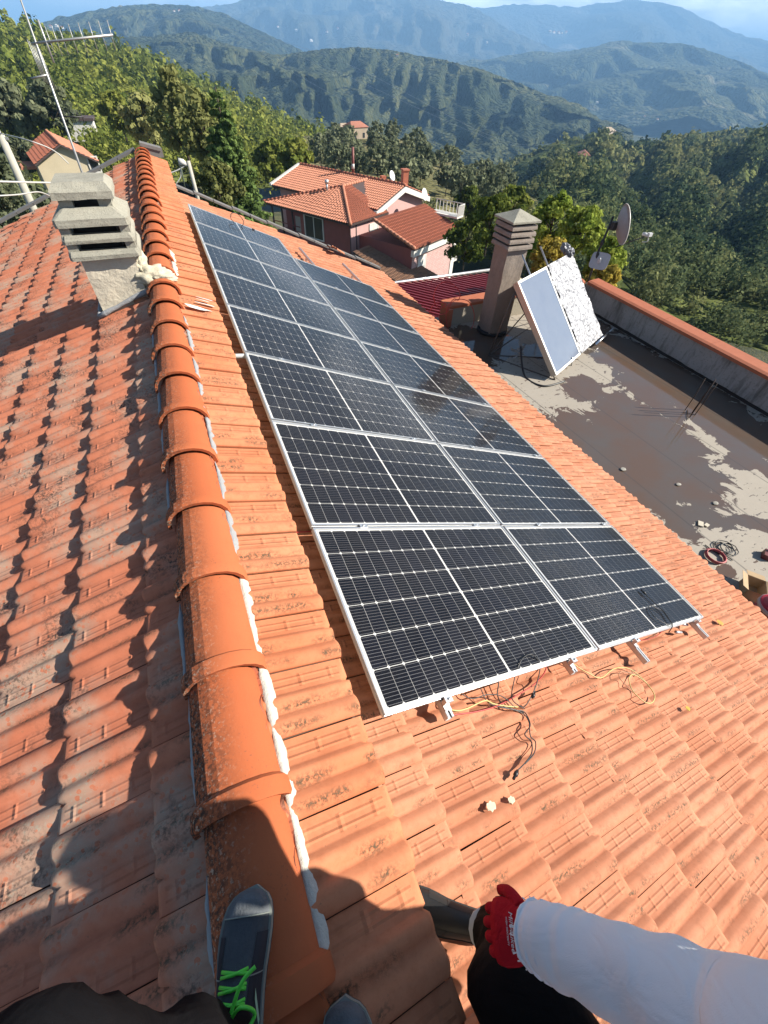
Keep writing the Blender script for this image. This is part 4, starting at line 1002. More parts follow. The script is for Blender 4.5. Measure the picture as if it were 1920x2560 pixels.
# olive trees on the knoll, each one on its own
g = random.Random(5); placed = []; tries = 0
while len(placed) < 58 and tries < 4000:
    tries += 1; i = g.randrange(4, 52); j = g.randrange(2, 28); p = h2v[i * h2R + h2n + j] + Vector((g.uniform(-3, 3), g.uniform(-3, 3), 0)); q = project(p)
    if q is None or not (800 < q[0] < 1270 and 340 < q[1] < 560): continue
    if any((p - o).length < 4.6 for o in placed): continue
    placed.append(p)
for i, p in enumerate(sorted(placed, key=lambda p: (p - CAM).length)):
    h = g.uniform(3.4, 4.8); tree('olive_tree', 'rounded grey green olive tree in the grove on the knoll', p - Vector((0, 0, .3)), h, h * .55, M_LEAF_OL, 700, .55, g.uniform(.25, .85), 'broad', 'olive trees in the grove on the knoll', 200 + i, crown0=.35)
# ------------------------------------------------------------------ neighbouring houses
HC = Vector((13.51, 39.3, 0)); HA = Vector((-.515, .857, 0)).normalized(); HB = Vector((.857, .515, 0)).normalized()
def hp(a, b, z): return HC + HA * a + HB * b + Vector((0, 0, z))
def roof_mat(name, c0, c1, axis, per=.24):
    t = NT(name); P = t.pos()
    d = t.n('ShaderNodeVectorMath', operation='DOT_PRODUCT'); t.l(P, d.inputs[0]); d.inputs[1].default_value = tuple(axis)
    w = t.math('SINE', t.math('MULTIPLY', d.outputs['Value'], 2 * math.pi / per)); n = t.noise(P, 1.2, 5, .6); n2 = t.noise(P, 9, 3, .6)
    c = t.mix(n, c0, c1); c = t.mix(t.math('MULTIPLY', t.step(n2, .5, .75), .4), c, tuple(x * .6 for x in c0))
    t.pbr(c, .85, 0, t.bump(w, .3, .04), .2); return t.m
M_RED = simple('house_red_clay', (.50, .17, .095), .85, 0, .22, 3, .1)
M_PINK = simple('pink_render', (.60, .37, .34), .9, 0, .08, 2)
M_PINK_SHADE = simple('pink_render_shade', (.33, .105, .085), .9, 0, .12, 2)  # darker copy of the pink render, puts shade into the walls' colour
M_WHITE = simple('white_trim', (.74, .72, .66), .8, 0, .06, 3)
M_DGLASS = simple('window_glass', (.03, .035, .04), .08, 0, .1, 2, 0)
M_FASCIA = simple('dark_fascia', (.09, .06, .055), .7)
def tiled_roof(parent, name, quad, mat, ncol, nrow, amp=.07, step=.05, ridgeside=0):
    """quad A(eave left) B(eave right) C(top right) D(top left): rolls run up the slope, courses step down to the eave; one tile column per part"""
    A, B, C, D = [Vector(p) for p in quad]; nrm = (B - A).cross(D - A).normalized()
    if nrm.z < 0: nrm = -nrm
    base = MB(); base.prism([A, B, C, D], nrm * -.12); slab = base.build(name, M_FASCIA, parent)
    prof = [(0, 0), (.2, .75), (.42, 1), (.62, .75), (.8, 0), (1, -.05)]
    for c in range(ncol):
        vs, fs = [], []; k = len(prof)
        tint = random.random()
        for r in range(nrow):
            for e in (0, 1):
                v = (r + e) / nrow; lift = step * (1 - e) + .01
                for (u, h) in prof:
                    uu = (c + u) / ncol; p = A.lerp(B, uu).lerp(D.lerp(C, uu), v); vs.append(p + nrm * (amp * h + lift))
        for r in range(nrow):
            o_ = r * 2 * k
            for i in range(k - 1): fs.append((o_ + i, o_ + i + 1, o_ + k + i + 1, o_ + k + i))
            if r < nrow - 1:
                for i in range(k - 1): fs.append((o_ + k + i, o_ + k + i + 1, o_ + 2 * k + i + 1, o_ + 2 * k + i))
        for i in range(k - 1):
            b = len(vs); vs += [vs[i] - nrm * (step + .03), vs[i + 1] - nrm * (step + .03)]; fs.append((i, b, b + 1, i + 1))
        o = mesh_obj('tile_row', vs, fs, mat, slab, False)
        for p in o.data.polygons: p.use_smooth = False
    return slab
def ridge_line(parent, p, q, r=.13, n=14, mat=None):
    p, q = Vector(p), Vector(q)
    for i in range(n):
        a, b = p.lerp(q, i / n), p.lerp(q, (i + 1.08) / n); m = MB(); m.tube([a, b], [r * 1.12, r * .92], 8); m.build('ridge_tile', mat or M_RED, parent)
def window(parent, p, ax, w, h, depth, shutters=False, panes=2):
    """p lower left corner on the wall, ax along the wall, depth outward vector"""
    p, ax, depth = Vector(p), Vector(ax), Vector(depth); up = Vector((0, 0, 1)); m = MB()
    def bar(a0, a1, z0, z1, d0=0, d1=1): m.prism([p + ax * a0 + up * z0 + depth * d0, p + ax * a1 + up * z0 + depth * d0, p + ax * a1 + up * z1 + depth * d0, p + ax * a0 + up * z1 + depth * d0], depth * (d1 - d0))
    f = .11; bar(-f, w + f, -f, 0); bar(-f, w + f, h, h + f); bar(-f, 0, 0, h); bar(w, w + f, 0, h)
    for k in range(1, panes): bar(w * k / panes - .04, w * k / panes + .04, 0, h, 0, .8)
    fr = m.build('window', M_WHITE, parent)
    if shutters:
        m = MB(); m.prism([p + depth * .3, p + ax * w + depth * .3, p + ax * w + up * h + depth * .3, p + up * h + depth * .3], depth * .3); m.build('shutter', M_WHITE, fr)
    else:
        for k in range(panes):
            m = MB(); a0, a1 = w * k / panes + .04, w * (k + 1) / panes - .04; m.prism([p + ax * a0 + depth * .15, p + ax * a1 + depth * .15, p + ax * a1 + up * h + depth * .15, p + ax * a0 + up * h + depth * .15], depth * .2); m.build('pane', M_DGLASS, fr)
    return fr
def wall(parent, name, a0, a1, b0, b1, z0, z1, mat):
    m = MB(); m.prism([hp(a0, b0, z0), hp(a1, b0, z0), hp(a1, b1, z0), hp(a0, b1, z0)], (0, 0, z1 - z0)); return m.build(name, mat, parent)
M_NR_A = roof_mat('neighbour_tiles', (.46, .155, .085), (.62, .25, .15), HA)
ph = empty('pink_house', hp(3, 5, -14), 'pink house with red tiled hip roof below the far verge', 'house')
wall(ph, 'wall', .5, 6.6, .55, 5.2, -14.5, -8.05, M_PINK_SHADE); wall(ph, 'lit_wall', .44, .5, .55, 5.6, -14.5, -8.05, M_PINK)
wall(ph, 'porch_wall', 6.6, 10.2, 2.2, 5.2, -14.5, -8.05, M_PINK_SHADE); wall(ph, 'porch_floor', 6.6, 10.4, .5, 2.2, -14.5, -10.3, M_PINK_SHADE)
for a in (7.6, 9.0, 10.3):
    m = MB(); m.tube([hp(a, .55, -10.3), hp(a, .55, -8.0)], .09, 8); m.build('porch_post', M_FASCIA, ph)
m = MB(); m.tube([hp(6.7, .5, -9.4), hp(10.3, .5, -9.4)], .04, 6); m.tube([hp(6.7, .5, -9.85), hp(10.3, .5, -9.85)], .03, 6); m.build('porch_rail', simple('rail_red', (.30, .06, .05), .6), ph)
c_, l_, r_ = hp(0, 0, -8), hp(10.93, 0, -8), hp(0, 5.66, -8); aA, aB = hp(4.6, 4.5, -6.5), hp(4.77, 8.35, -6.45)
def tri_roof(name, pts, mat, ncol, dirn):
    """hip face cut to a polygon: strips perpendicular to the eave"""
    A, B = Vector(pts[0]), Vector(pts[1]); top = [Vector(p) for p in pts[2:]]
    ax = (B - A).normalized(); Lg = (B - A).length; poly = [Vector(p) for p in pts]
    nrm = ax.cross(top[0] - A).normalized(); nrm = nrm if nrm.z > 0 else -nrm; upv = nrm.cross(ax); upv = upv if upv.z > 0 else -upv
    m = MB(); m.prism(poly, nrm * -.14); slab = m.build(name, M_FASCIA, ph)
    P2 = [((p - A).dot(ax), (p - A).dot(upv)) for p in poly]
    def ymax(x):
        best = 0
        n = len(P2)
        for i in range(n):
            (x1, y1), (x2, y2) = P2[i], P2[(i + 1) % n]
            if abs(x2 - x1) > 1e-6 and min(x1, x2) - 1e-6 <= x <= max(x1, x2) + 1e-6: best = max(best, y1 + (y2 - y1) * (x - x1) / (x2 - x1))
        return best
    w = Lg / ncol
    for c in range(ncol):
        x0 = c * w; hgt = ymax(x0 + w / 2)
        if hgt < .15: continue
        vs, fs = [], []; prof = [(0, 0), (.2, .7), (.42, 1), (.62, .7), (.8, 0), (1, -.05)]; k = 6; nr_ = max(1, int(hgt / .36)); 
        hs = [ymax(x0 + w * u) for u, _ in prof]
        for r in range(nr_):
            for e in (0, 1):
                for i, (u, h) in enumerate(prof): vs.append(A + ax * (x0 + w * u) + upv * (hs[i] * (r + e) / nr_) + nrm * (.065 * h + .05 * (1 - e) + .01))
        for r in range(nr_):
            o_ = r * 2 * k
            for i in range(k - 1): fs.append((o_ + i, o_ + i + 1, o_ + k + i + 1, o_ + k + i))
            if r < nr_ - 1:
                for i in range(k - 1): fs.append((o_ + k + i, o_ + k + i + 1, o_ + 2 * k + i + 1, o_ + 2 * k + i))
        mesh_obj('tile_row', vs, fs, mat, slab, False)
    return slab
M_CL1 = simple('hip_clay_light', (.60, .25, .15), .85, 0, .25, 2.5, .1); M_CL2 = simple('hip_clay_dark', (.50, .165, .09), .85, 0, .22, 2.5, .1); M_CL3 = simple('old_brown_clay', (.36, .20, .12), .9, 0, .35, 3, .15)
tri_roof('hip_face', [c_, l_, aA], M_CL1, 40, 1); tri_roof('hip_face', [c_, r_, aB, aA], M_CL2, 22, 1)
ridge_line(ph, c_ + Vector((0, 0, .06)), aA + Vector((0, 0, .06)), .14, 18, M_CL1); ridge_line(ph, l_ + Vector((0, 0, .06)), aA + Vector((0, 0, .06)), .12, 20, M_CL2); ridge_line(ph, aA + Vector((0, 0, .06)), aB + Vector((0, 0, .06)), .14, 10, M_CL1)
# main block behind with gable
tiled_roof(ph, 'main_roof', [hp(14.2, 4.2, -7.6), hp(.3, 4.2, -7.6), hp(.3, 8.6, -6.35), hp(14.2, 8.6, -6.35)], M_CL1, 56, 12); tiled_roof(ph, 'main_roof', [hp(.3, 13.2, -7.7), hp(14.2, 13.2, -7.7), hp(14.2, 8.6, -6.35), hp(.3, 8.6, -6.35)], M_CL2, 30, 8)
ridge_line(ph, hp(14.2, 8.6, -6.28), hp(.3, 8.6, -6.28), .14, 30, M_CL2)
m = MB(); m.prism([hp(.9, 4.8, -14), hp(.9, 12.8, -14), hp(.9, 12.8, -7.75), hp(.9, 8.6, -6.5), hp(.9, 4.8, -7.6)], HA * 12.6); m.build('gable_block', M_PINK, ph)
m = MB()
for p, q in ((hp(.25, 4.1, -7.72), hp(.25, 8.6, -6.42)), (hp(.25, 8.6, -6.42), hp(.25, 13.3, -7.78))): m.prism([p, q, q - Vector((0, 0, .42)), p - Vector((0, 0, .42))], HA * .35)
m.build('gable_trim', M_WHITE, ph)
m = MB(); p, q = hp(14.25, 4.1, -7.66), hp(14.25, 8.6, -6.38); m.prism([p, q, q + Vector((0, 0, .22)), p + Vector((0, 0, .22))], HA * -.25); m.build('verge_trim', M_WHITE, ph)
window(ph, hp(.86, 5.7, -8.55), HB, .7, .75, HA * -.06, panes=1)
window(ph, hp(5.95, .53, -9.95), -HA, 2.2, 1.65, HB * -.07, panes=2); window(ph, hp(.42, 3.3, -9.7), HB, 1.15, 1.05, HA * -.06, True)
m = MB()                                                  # striped laundry on the porch
for k in range(9): m.prism([hp(6.9 + k * .085, .9, -10.15), hp(6.95 + k * .085, .9, -10.15), hp(6.95 + k * .085, .92, -8.7), hp(6.9 + k * .085, .92, -8.7)], HB * .02)
m.build('striped_curtain', M_WHITE, ph)
for a, b in ((.42, .45), (.42, 1.3)):
    m = MB(); m.tube([hp(a, b, -8.1), hp(a - .05, b + .1, -14)], .05, 6); m.build('downpipe', M_FASCIA, ph)
# annex on the terrace side
tiled_roof(ph, 'annex_roof', [hp(-5.9, 1.4, -9.0), hp(-5.9, 9.6, -9.0), hp(-1.3, 9.8, -7.68), hp(-1.3, 1.6, -7.68)], M_CL2, 36, 13)
wall(ph, 'annex_wall', -5.4, .5, 1.75, 9.3, -14.5, -9.15, M_PINK_SHADE)
t = NT('pink_brick'); bt = t.n('ShaderNodeTexBrick'); d1 = t.n('ShaderNodeVectorMath', operation='DOT_PRODUCT'); t.l(t.pos(), d1.inputs[0]); d1.inputs[1].default_value = tuple(HB); cb = t.n('ShaderNodeCombineXYZ'); t.l(d1.outputs['Value'], cb.inputs[0]); t.l(t.sep(t.pos())[2], cb.inputs[1]); t.l(cb.outputs[0], bt.inputs['Vector'])
bt.inputs['Color1'].default_value = (.40, .25, .23, 1); bt.inputs['Color2'].default_value = (.46, .32, .29, 1); bt.inputs['Mortar'].default_value = (.36, .22, .20, 1); bt.inputs['Scale'].default_value = 1.6; bt.inputs['Mortar Size'].default_value = .03; t.pbr(bt.outputs['Color'], .9); M_BRK = t.m
m = MB(); m.prism([hp(-5.42, 1.75, -14.5), hp(-5.42, 9.3, -14.5), hp(-5.42, 9.3, -9.2), hp(-5.42, 1.75, -9.2)], HA * -.06); m.build('brick_face', M_BRK, ph)
m = MB(); m.prism([hp(-5.5, 1.4, -9.62), hp(-5.5, 9.5, -9.62), hp(-5.5, 9.5, -9.15), hp(-5.5, 1.4, -9.15)], HA * -.30); m.prism([hp(-5.49, 8.75, -14.5), hp(-5.49, 9.4, -14.5), hp(-5.49, 9.4, -9.6), hp(-5.49, 8.75, -9.6)], HA * -.05); m.build('white_cornice', M_WHITE, ph)
window(ph, hp(-5.50, 2.7, -11.0), HB, 1.1, 1.0, HA * -.06, True)
ridge_line(ph, hp(-5.9, 1.35, -8.9), hp(-1.3, 1.55, -7.6), .13, 12, M_CL1)
# lower brown lean-to
tiled_roof(ph, 'lean_to_roof', [hp(-7.2, -1.3, -11.15), hp(-7.4, 3.2, -11.1), hp(-.6, 3.4, -9.75), hp(-.7, -.6, -9.8)], M_CL3, 20, 18, .06, .045)
wall(ph, 'lean_to_wall', -6.6, .4, -.7, 3.0, -15, -11.4, M_PINK)
for y0, z0 in ((9.35, -11.9), (9.35, -8.2)):
    m = MB(); m.prism([hp(-5.3, 9.3, z0), hp(-2.2, 9.3, z0), hp(-2.2, 10.5, z0), hp(-5.3, 10.5, z0)], (0, 0, .15))
    for k in range(9):
        for (a, b) in (((-5.3 + .38 * k), 10.45), (-5.28, 9.35 + .13 * k)): m.box(hp(a, b, z0 + .55), (.05, .05, .85))
    m.tube([hp(-5.3, 9.3, z0 + 1), hp(-5.3, 10.45, z0 + 1), hp(-2.2, 10.45, z0 + 1)], .04, 6); m.build('balcony', M_WHITE, ph)
m = MB(); m.tube([hp(7.2, 9.2, -6.6), hp(7.2, 9.2, -4.3)], .14, 10); fl = m.build('flue_pipe', simple('flue_red', (.22, .055, .045), .6), ph)
m = MB(); m.tube([hp(7.2, 9.2, -5.95), hp(7.2, 9.2, -5.55)], .155, 10); m.build('flue_collar', M_WHITE, ph)
m = MB(); m.box(hp(1.5, 10.2, -6.3), (.55, .55, 1.6)); m.box(hp(1.5, 10.2, -5.45), (.7, .7, .12)); m.build('brick_chimney', M_CL2, ph)
m = MB(); m.box(hp(4.2, 10.3, -6.6), (.5, .5, .7)); m.build('brick_chimney', M_CL2, ph)
m = MB(); m.tube([hp(5.6, 3.4, -7.0), hp(5.6, 3.4, -6.15)], .10, 8); m.tube([hp(5.6, 3.4, -6.3), hp(5.6, 3.4, -6.0)], .17, 8); m.build('roof_vent', M_ALU, ph)
def dish(parent_or_none, c, nrm, r, mat, name='dish', label=None, depth=.18):
    c, nrm = Vector(c), Vector(nrm).normalized(); a = nrm.orthogonal().normalized(); b = nrm.cross(a); vs, fs = [], []; n = 24; R_ = 6
    for side, off in ((0, 0), (1, -.012 * r / .4)):
        for i in range(R_ + 1):
            q = i / R_
            for k in range(n): an = 2 * math.pi * k / n; vs.append(c + (a * math.cos(an) + b * math.sin(an)) * (r * q) + nrm * (depth * r * q * q * 1.6 + off))
    S = (R_ + 1) * n
    for s_ in (0, S):
        for i in range(R_):
            for k in range(n): fs.append((s_ + i * n + k, s_ + i * n + (k + 1) % n, s_ + (i + 1) * n + (k + 1) % n, s_ + (i + 1) * n + k))
    for k in range(n): fs.append((R_ * n + k, R_ * n + (k + 1) % n, S + R_ * n + (k + 1) % n, S + R_ * n + k))
    return mesh_obj(name, vs, fs, mat, parent_or_none, True)
M_DISH = simple('dish_white', (.72, .72, .72), .5)
for (a, b, z, r, lab) in ((-1.2, 9.6, -6.95, .50, 'white satellite dish at the annex end of the pink house'), (2.9, 9.9, -6.1, .45, 'white satellite dish beside the brick chimney of the pink house')):
    d = empty('satellite_dish', hp(a, b, z - .6), lab, 'satellite dish'); dish(d, hp(a, b, z), (.55, -.75, .35), r, M_DISH); m = MB(); m.tube([hp(a, b, z - 1.0), hp(a, b, z)], .035, 6); m.build('mast', M_ALU, d)

# red corrugated roof below the parapet
M_CORR = simple('red_sheet_metal', (.30, .022, .030), .45, .2, .12, 3, 0)
cr = empty('metal_roof', (7.5, 11.5, -3.4), 'dark red corrugated metal roof beyond the low parapet', 'roof')
p0, p1, p2, p3 = Vector((5.35, 9.0, -2.92)), Vector((10.6, 9.3, -2.92)), Vector((10.2, 13.0, -3.15)), Vector((4.9, 12.55, -3.15))
nc = 24; dv = Vector((.62, -.78, 0))
m = MB(); vs, fs = [], []; prof = [(0, 0), (.18, 0), (.26, .055), (.52, .055), (.60, 0), (1, 0)]
for c in range(nc + 8):
    for (u, h) in prof:
        x = 3.6 + (c + u) * .245
        a = Vector((x + .6, 8.75, -2.95 + h)); b = Vector((x - 2.15, 12.75, -3.12 + h)); vs += [a, b]
for i in range(len(vs) // 2 - 1): fs.append((2 * i, 2 * i + 1, 2 * i + 3, 2 * i + 2))
mesh_obj('sheet', vs, fs, M_CORR, cr, False)
m = MB(); m.tube([(1.6, 12.60, -3.06), (10.6, 12.90, -3.03)], .05, 6); m.build('gutter', M_ALU, cr)
m = MB(); m.box((6.5, 10.9, -4.8), (8, 3.6, 3.2)); m.build('wall', M_WALL_CREAM, cr)

# cream house on the left
D_ = 62
def cp(x, y, d=D_): return at_dist(x / 2.4438, y / 2.4423, d)
chs = empty('cream_house', cp(400, 1250), 'small cream house with orange gable roof behind the aerial mast', 'house')
eL, ap, eR = cp(205, 1000), cp(365, 885), cp(590, 958)
along = Vector((-.22, 1, 0)).normalized() * 9
mid = Vector((ap.x, ap.y, (eL.z + eR.z) / 2)); ax_ = (eR - eL); ax_.z = 0; hw = ax_.length / 2; ax_.normalize()
zL = min(eL.z, eR.z); A0 = mid - ax_ * hw; B0 = mid + ax_ * hw; A0.z = zL; B0.z = zL; T0 = mid.copy(); T0.z = ap.z
m = MB(); m.prism([A0 + ax_ * .2 - Vector((0, 0, 9)), B0 - ax_ * .2 - Vector((0, 0, 9)), B0 - ax_ * .2, T0 - Vector((0, 0, .1)), A0 + ax_ * .2], along); m.build('wall', simple('cream_house_render', (.66, .56, .38), .9, 0, .08, 1), chs)
fw = along.normalized() * -.35
for (e, t_) in ((A0, T0), (B0, T0)):
    a, b = e + fw - Vector((0, 0, .05)), e + along - Vector((0, 0, .05)); c, d = t_ + along + Vector((0, 0, .1)), t_ + fw + Vector((0, 0, .1))
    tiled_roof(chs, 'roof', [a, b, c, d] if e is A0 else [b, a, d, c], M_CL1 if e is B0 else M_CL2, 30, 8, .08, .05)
ridge_line(chs, T0 + fw + Vector((0, 0, .16)), T0 + along + Vector((0, 0, .16)), .14, 14, M_CL1)
wp = T0 - Vector((0, 0, 3.4)) + along.normalized() * -.02 + ax_ * -.3; window(chs, wp, ax_, 1.6, .5, along.normalized() * -.08, True)
wp = T0 - Vector((0, 0, 2.1)) + along.normalized() * -.02 + ax_ * 1.9; window(chs, wp, ax_, .8, 1.1, along.normalized() * -.08, panes=1)
m = MB(); q = B0 - ax_ * .4 + along * .12 - Vector((0, 0, 2.6)); m.box(q, (1.6, 2.2, 1.3)); m.build('white_lean_to', M_WHITE, chs)
m = MB(); q = A0 - ax_ * 1.2 + along * .35 - Vector((0, 0, .9)); m.prism([q, q + ax_ * 1.4, q + ax_ * 1.4 + along * .5, q + along * .5], (0, 0, .25)); m.build('side_roof', M_CL1, chs)
sh_ = empty('small_house', at_dist(200, 330, 110), 'tiny white house half hidden in the trees above the cream house', 'house'); q = at_dist(200, 325, 110)
m = MB(); m.box(q, (5, 4, 2.6)); m.build('wall', M_WHITE, sh_); m = MB(); m.box(q + Vector((0, 0, 1.5)), (5.6, 4.6, .35)); m.build('roof', M_FASCIA, sh_)
# farm house on the knoll and houses far off
def far_house(px, py, d, w, h, lab, wallm, roofm, rot=.5, dep=.7):
    p = at_dist(px * 1.1573, py * 1.1573, d); r = empty('far_house', p, lab, 'house'); M3 = Matrix.Rotation(rot, 3, 'Z'); ex_ = M3 @ Vector((1, 0, 0)); ey_ = M3 @ Vector((0, 1, 0)); D2 = w * dep
    m = MB(); m.box(p + Vector((0, 0, -.05 * h)), (w, D2, h * 1.1), M3); m.build('wall', wallm, r)
    z1 = h * .5 if False else 0; b = p + Vector((0, 0, h / 2)); rh = w * .2
    m = MB(); c = [b + ex_ * sx * w * .56 + ey_ * sy * D2 * .56 for sx, sy in ((-1, -1), (1, -1), (1, 1), (-1, 1))]; t1, t2 = b - ex_ * w * .3 + Vector((0, 0, rh)), b + ex_ * w * .3 + Vector((0, 0, rh))
    m.add(c + [t1, t2], [(0, 1, 5, 4), (1, 2, 5), (2, 3, 4, 5), (3, 0, 4), (3, 2, 1, 0)]); m.build('roof', roofm, r)
    if w / d * FPX > 14:
        for sx in (-.28, .25):
            m = MB(); q = b + ex_ * (sx * w) - ey_ * (D2 / 2 + .03) - Vector((0, 0, h * .55)); m.box(q, (w * .13, .06, h * .35), M3); m.build('window', M_DGLASS, r)
    return r
M_STONE = simple('stone_wall', (.42, .34, .25), .9, 0, .25, .8); M_DULLRED = simple('dull_red_roof', (.42, .17, .11), .9, 0, .2, .5)
far_house(768, 289, 168, 6.0, 3.2, 'stone farmhouse with red hip roof on top of the olive knoll', M_STONE, M_DULLRED, .3); far_house(742, 290, 171, 3.6, 3.6, 'roofless stone outbuilding left of the knoll farmhouse', M_STONE, M_STONE, .3)
far_house(1258, 343, 330, 9, 4, 'small house with red roof halfway up the forest spur', M_STONE, M_DULLRED, .9); far_house(1300, 340, 335, 7, 4, 'pale house with red roof just right of the spur house', simple('pale_render', (.6, .5, .42), .9), M_DULLRED, .5)
far_house(1310, 290, 450, 10, 4, 'pale farm building near the crest of the forest spur', simple('pale_render', (.6, .5, .42), .9), M_STONE, .2)
M_FW = simple('far_white', (.75, .72, .66), .8, 0, .05, .1, 0)
g = random.Random(3)
spots = [(362, 24, 2500), (376, 24, 2500), (388, 24, 2500), (352, 26, 2500), (402, 28, 2500), (110, 58, 2450), (122, 56, 2450), (134, 60, 2450), (480, 64, 2300), (1188, 68, 5200), (1196, 70, 5200), (1206, 71, 5200), (1214, 72, 5200), (1222, 70, 5200), (560, 80, 4600), (640, 66, 4600), (706, 69, 4600), (730, 62, 4600), (672, 88, 4500), (600, 58, 4700), (1010, 75, 4600), (1052, 92, 4500), (1392, 252, 1900), (1420, 258, 1900), (1290, 222, 2200), (858, 120, 1350)]
for i, (x, y, d) in enumerate(spots):
    w = d * g.uniform(2.5, 5) / 1024; far_house(x, y, d, w, w * .4, 'tiny white house far off on the hazy hillsides across the valley', M_FW, M_DULLRED if i % 3 else M_FW, g.random() * 3)['group'] = 'tiny white houses far across the valley'
# ------------------------------------------------------------------ aerial mast, poles, wires, dish on the terrace corner
mt = empty('aerial_mast', (-1.73, 11.42, -1.5), 'thin metal mast with television aerials behind the left chimney', 'aerial')
def ay(x, y): r = ray(x / 2.4438, y / 2.4423); return CAM + r * ((11.45 - CAM.y) / r.y)
M_GALV = simple('galvanised_tube', (.55, .55, .53), .45, .6)
m = MB(); b0 = ay(515, 1090); t0 = ay(105, -60); m.tube([Vector((b0.x, b0.y, -2.5)), b0, t0], [.022, .022, .012], 8); m.build('mast', M_GALV, mt)
m = MB(); A_, B_ = ay(195, 265), ay(690, 213); m.tube([A_, B_], .016, 6); m.build('boom', M_GALV, mt)
for f in (.17, .22, .30, .38, .50, .62, .75, .87, .98):
    p = A_.lerp(B_, f); m = MB(); m.tube([p + Vector((0, .02, .17 if f > .2 else .24)), p + Vector((0, -.02, -.17 if f > .2 else -.24))], .006 if f > .2 else .016, 5); m.build('director', M_GALV, mt)
m = MB()
for k in range(7):
    p = ay(205 + k * 12, 400 + k * 9 - 60); m.tube([p + Vector((0, 0, .18)), p - Vector((0, 0, .30))], .006, 5)
m.tube([ay(190, 480), ay(295, 455)], .014, 6); m.build('reflector', M_GALV, mt)
m = MB(); A_, B_ = ay(345, 710), ay(510, 715); m.tube([A_, B_], .010, 6)
for f in (.35, .5, .65, .8, .95): p = A_.lerp(B_, f); m.tube([p + Vector((0, 0, .09)), p - Vector((0, 0, .09))], .005, 5)
for dz in (.0,): m.tube([A_.lerp(B_, .2) + Vector((.03 * math.cos(a), 0, .13 * math.sin(a))) for a in np.linspace(0, 2 * math.pi, 16)], .008, 5)
m.build('lower_aerial', simple('black_rubber', (.012, .012, .013), .45), mt)
pol = empty('concrete_pole', (-3.6, 14.5, -8), 'pale concrete utility pole at the left edge beyond the weathered slope', 'pole')
r0 = ray(200 / 2.4438, 1270 / 2.4423); r1 = ray(0, 815 / 2.4423); pb = CAM + r0 * ((14.5 - CAM.y) / r0.y); pt_ = CAM + r1 * ((14.5 - CAM.y) / r1.y)
m = MB(); m.tube([Vector((pb.x, pb.y, -9)), pb, pt_], [.12, .095, .075], 12); m.build('shaft', simple('pole_concrete', (.52, .50, .42), .9, 0, .12, 3), pol)
m = MB(); m.box(pt_ + Vector((.0, -.02, -.08)), (.24, .05, .05)); m.tube([pt_ - Vector((0, 0, .05)), pt_ + Vector((0, 0, .08))], .03, 6); m.build('crossarm', M_GALV, pol)
def wire(name, pts, r, mat, lab, n=8): m = MB(); m.tube(spline(pts, n), r, 5); return tag(m.build(name, mat), lab, 'wire')
M_WIRE = simple('pale_wire', (.55, .55, .52), .6, 0, .05, 4, 0)
wire('overhead_wire', [pt_, ay(150, 850), ay(320, 915), ay(420, 1000)], .010, M_WIRE, 'thin wire running from the concrete pole top across the cream house')
wire('overhead_wire', [at_dist(-60, 452, 10), at_dist(40, 455, 10.5), at_dist(130, 457, 11.2)], .014, M_WIRE, 'pale thick wire reaching the chimney cap from the left')
wire('overhead_wire', [at_dist(-60, 492, 9.5), at_dist(40, 487, 10), at_dist(95, 480, 10.6), at_dist(125, 490, 11)], .010, M_WIRE, 'pale sagging wire below the thick one left of the chimney')
lp = empty('lamp_post', at_dist(492, 485, 17), 'thin pole with hanging wires and a small white lamp behind the verge', 'lamp post')
A_, B_ = at_dist(470, 402, 17), at_dist(493, 490, 17); m = MB(); m.tube([A_, B_, B_ - Vector((0, 0, 4))], .055, 8); m.build('pole', simple('pole_concrete', (.52, .50, .42), .9), lp)
m = MB(); q = at_dist(446, 404, 17); m.tube([q, q + Vector((.12, 0, -.02)), q + Vector((.25, 0, -.10))], [.09, .08, .03], 8); m.build('lamp', M_WHITE, lp)
m = MB(); m.tube(spline([A_ + Vector((0, 0, -.05)), at_dist(445, 425, 17), at_dist(412, 437, 17)], 8), .018, 5); m.tube(spline([at_dist(450, 410, 17), at_dist(452, 440, 17), at_dist(440, 460, 17)], 6), .014, 5); m.build('cable', M_WIRE, lp)
m = MB(); m.tube([at_dist(450, 405, 17), at_dist(462, 470, 17)], .02, 6); m.build('lamp_stem', simple('stem_green', (.10, .13, .09), .7), lp)
# power lines across the valley
for k, (y0, y1, y2) in enumerate(((40, 140, 345), (46, 150, 352), (70, 190, 420))):
    pts = [at_dist(440 + k * 60, y0, 1100), at_dist(820, y1 + 20 * k, 900), at_dist(1240, y2, 800), at_dist(1420, y2 + 6, 780)]
    wire('power_line', pts, .10, simple('power_cable', (.35, .37, .40), .6, 0, .05, 1, 0), ('highest', 'middle', 'lowest')[k] + ' of the three thin power lines slung across the valley', 10)
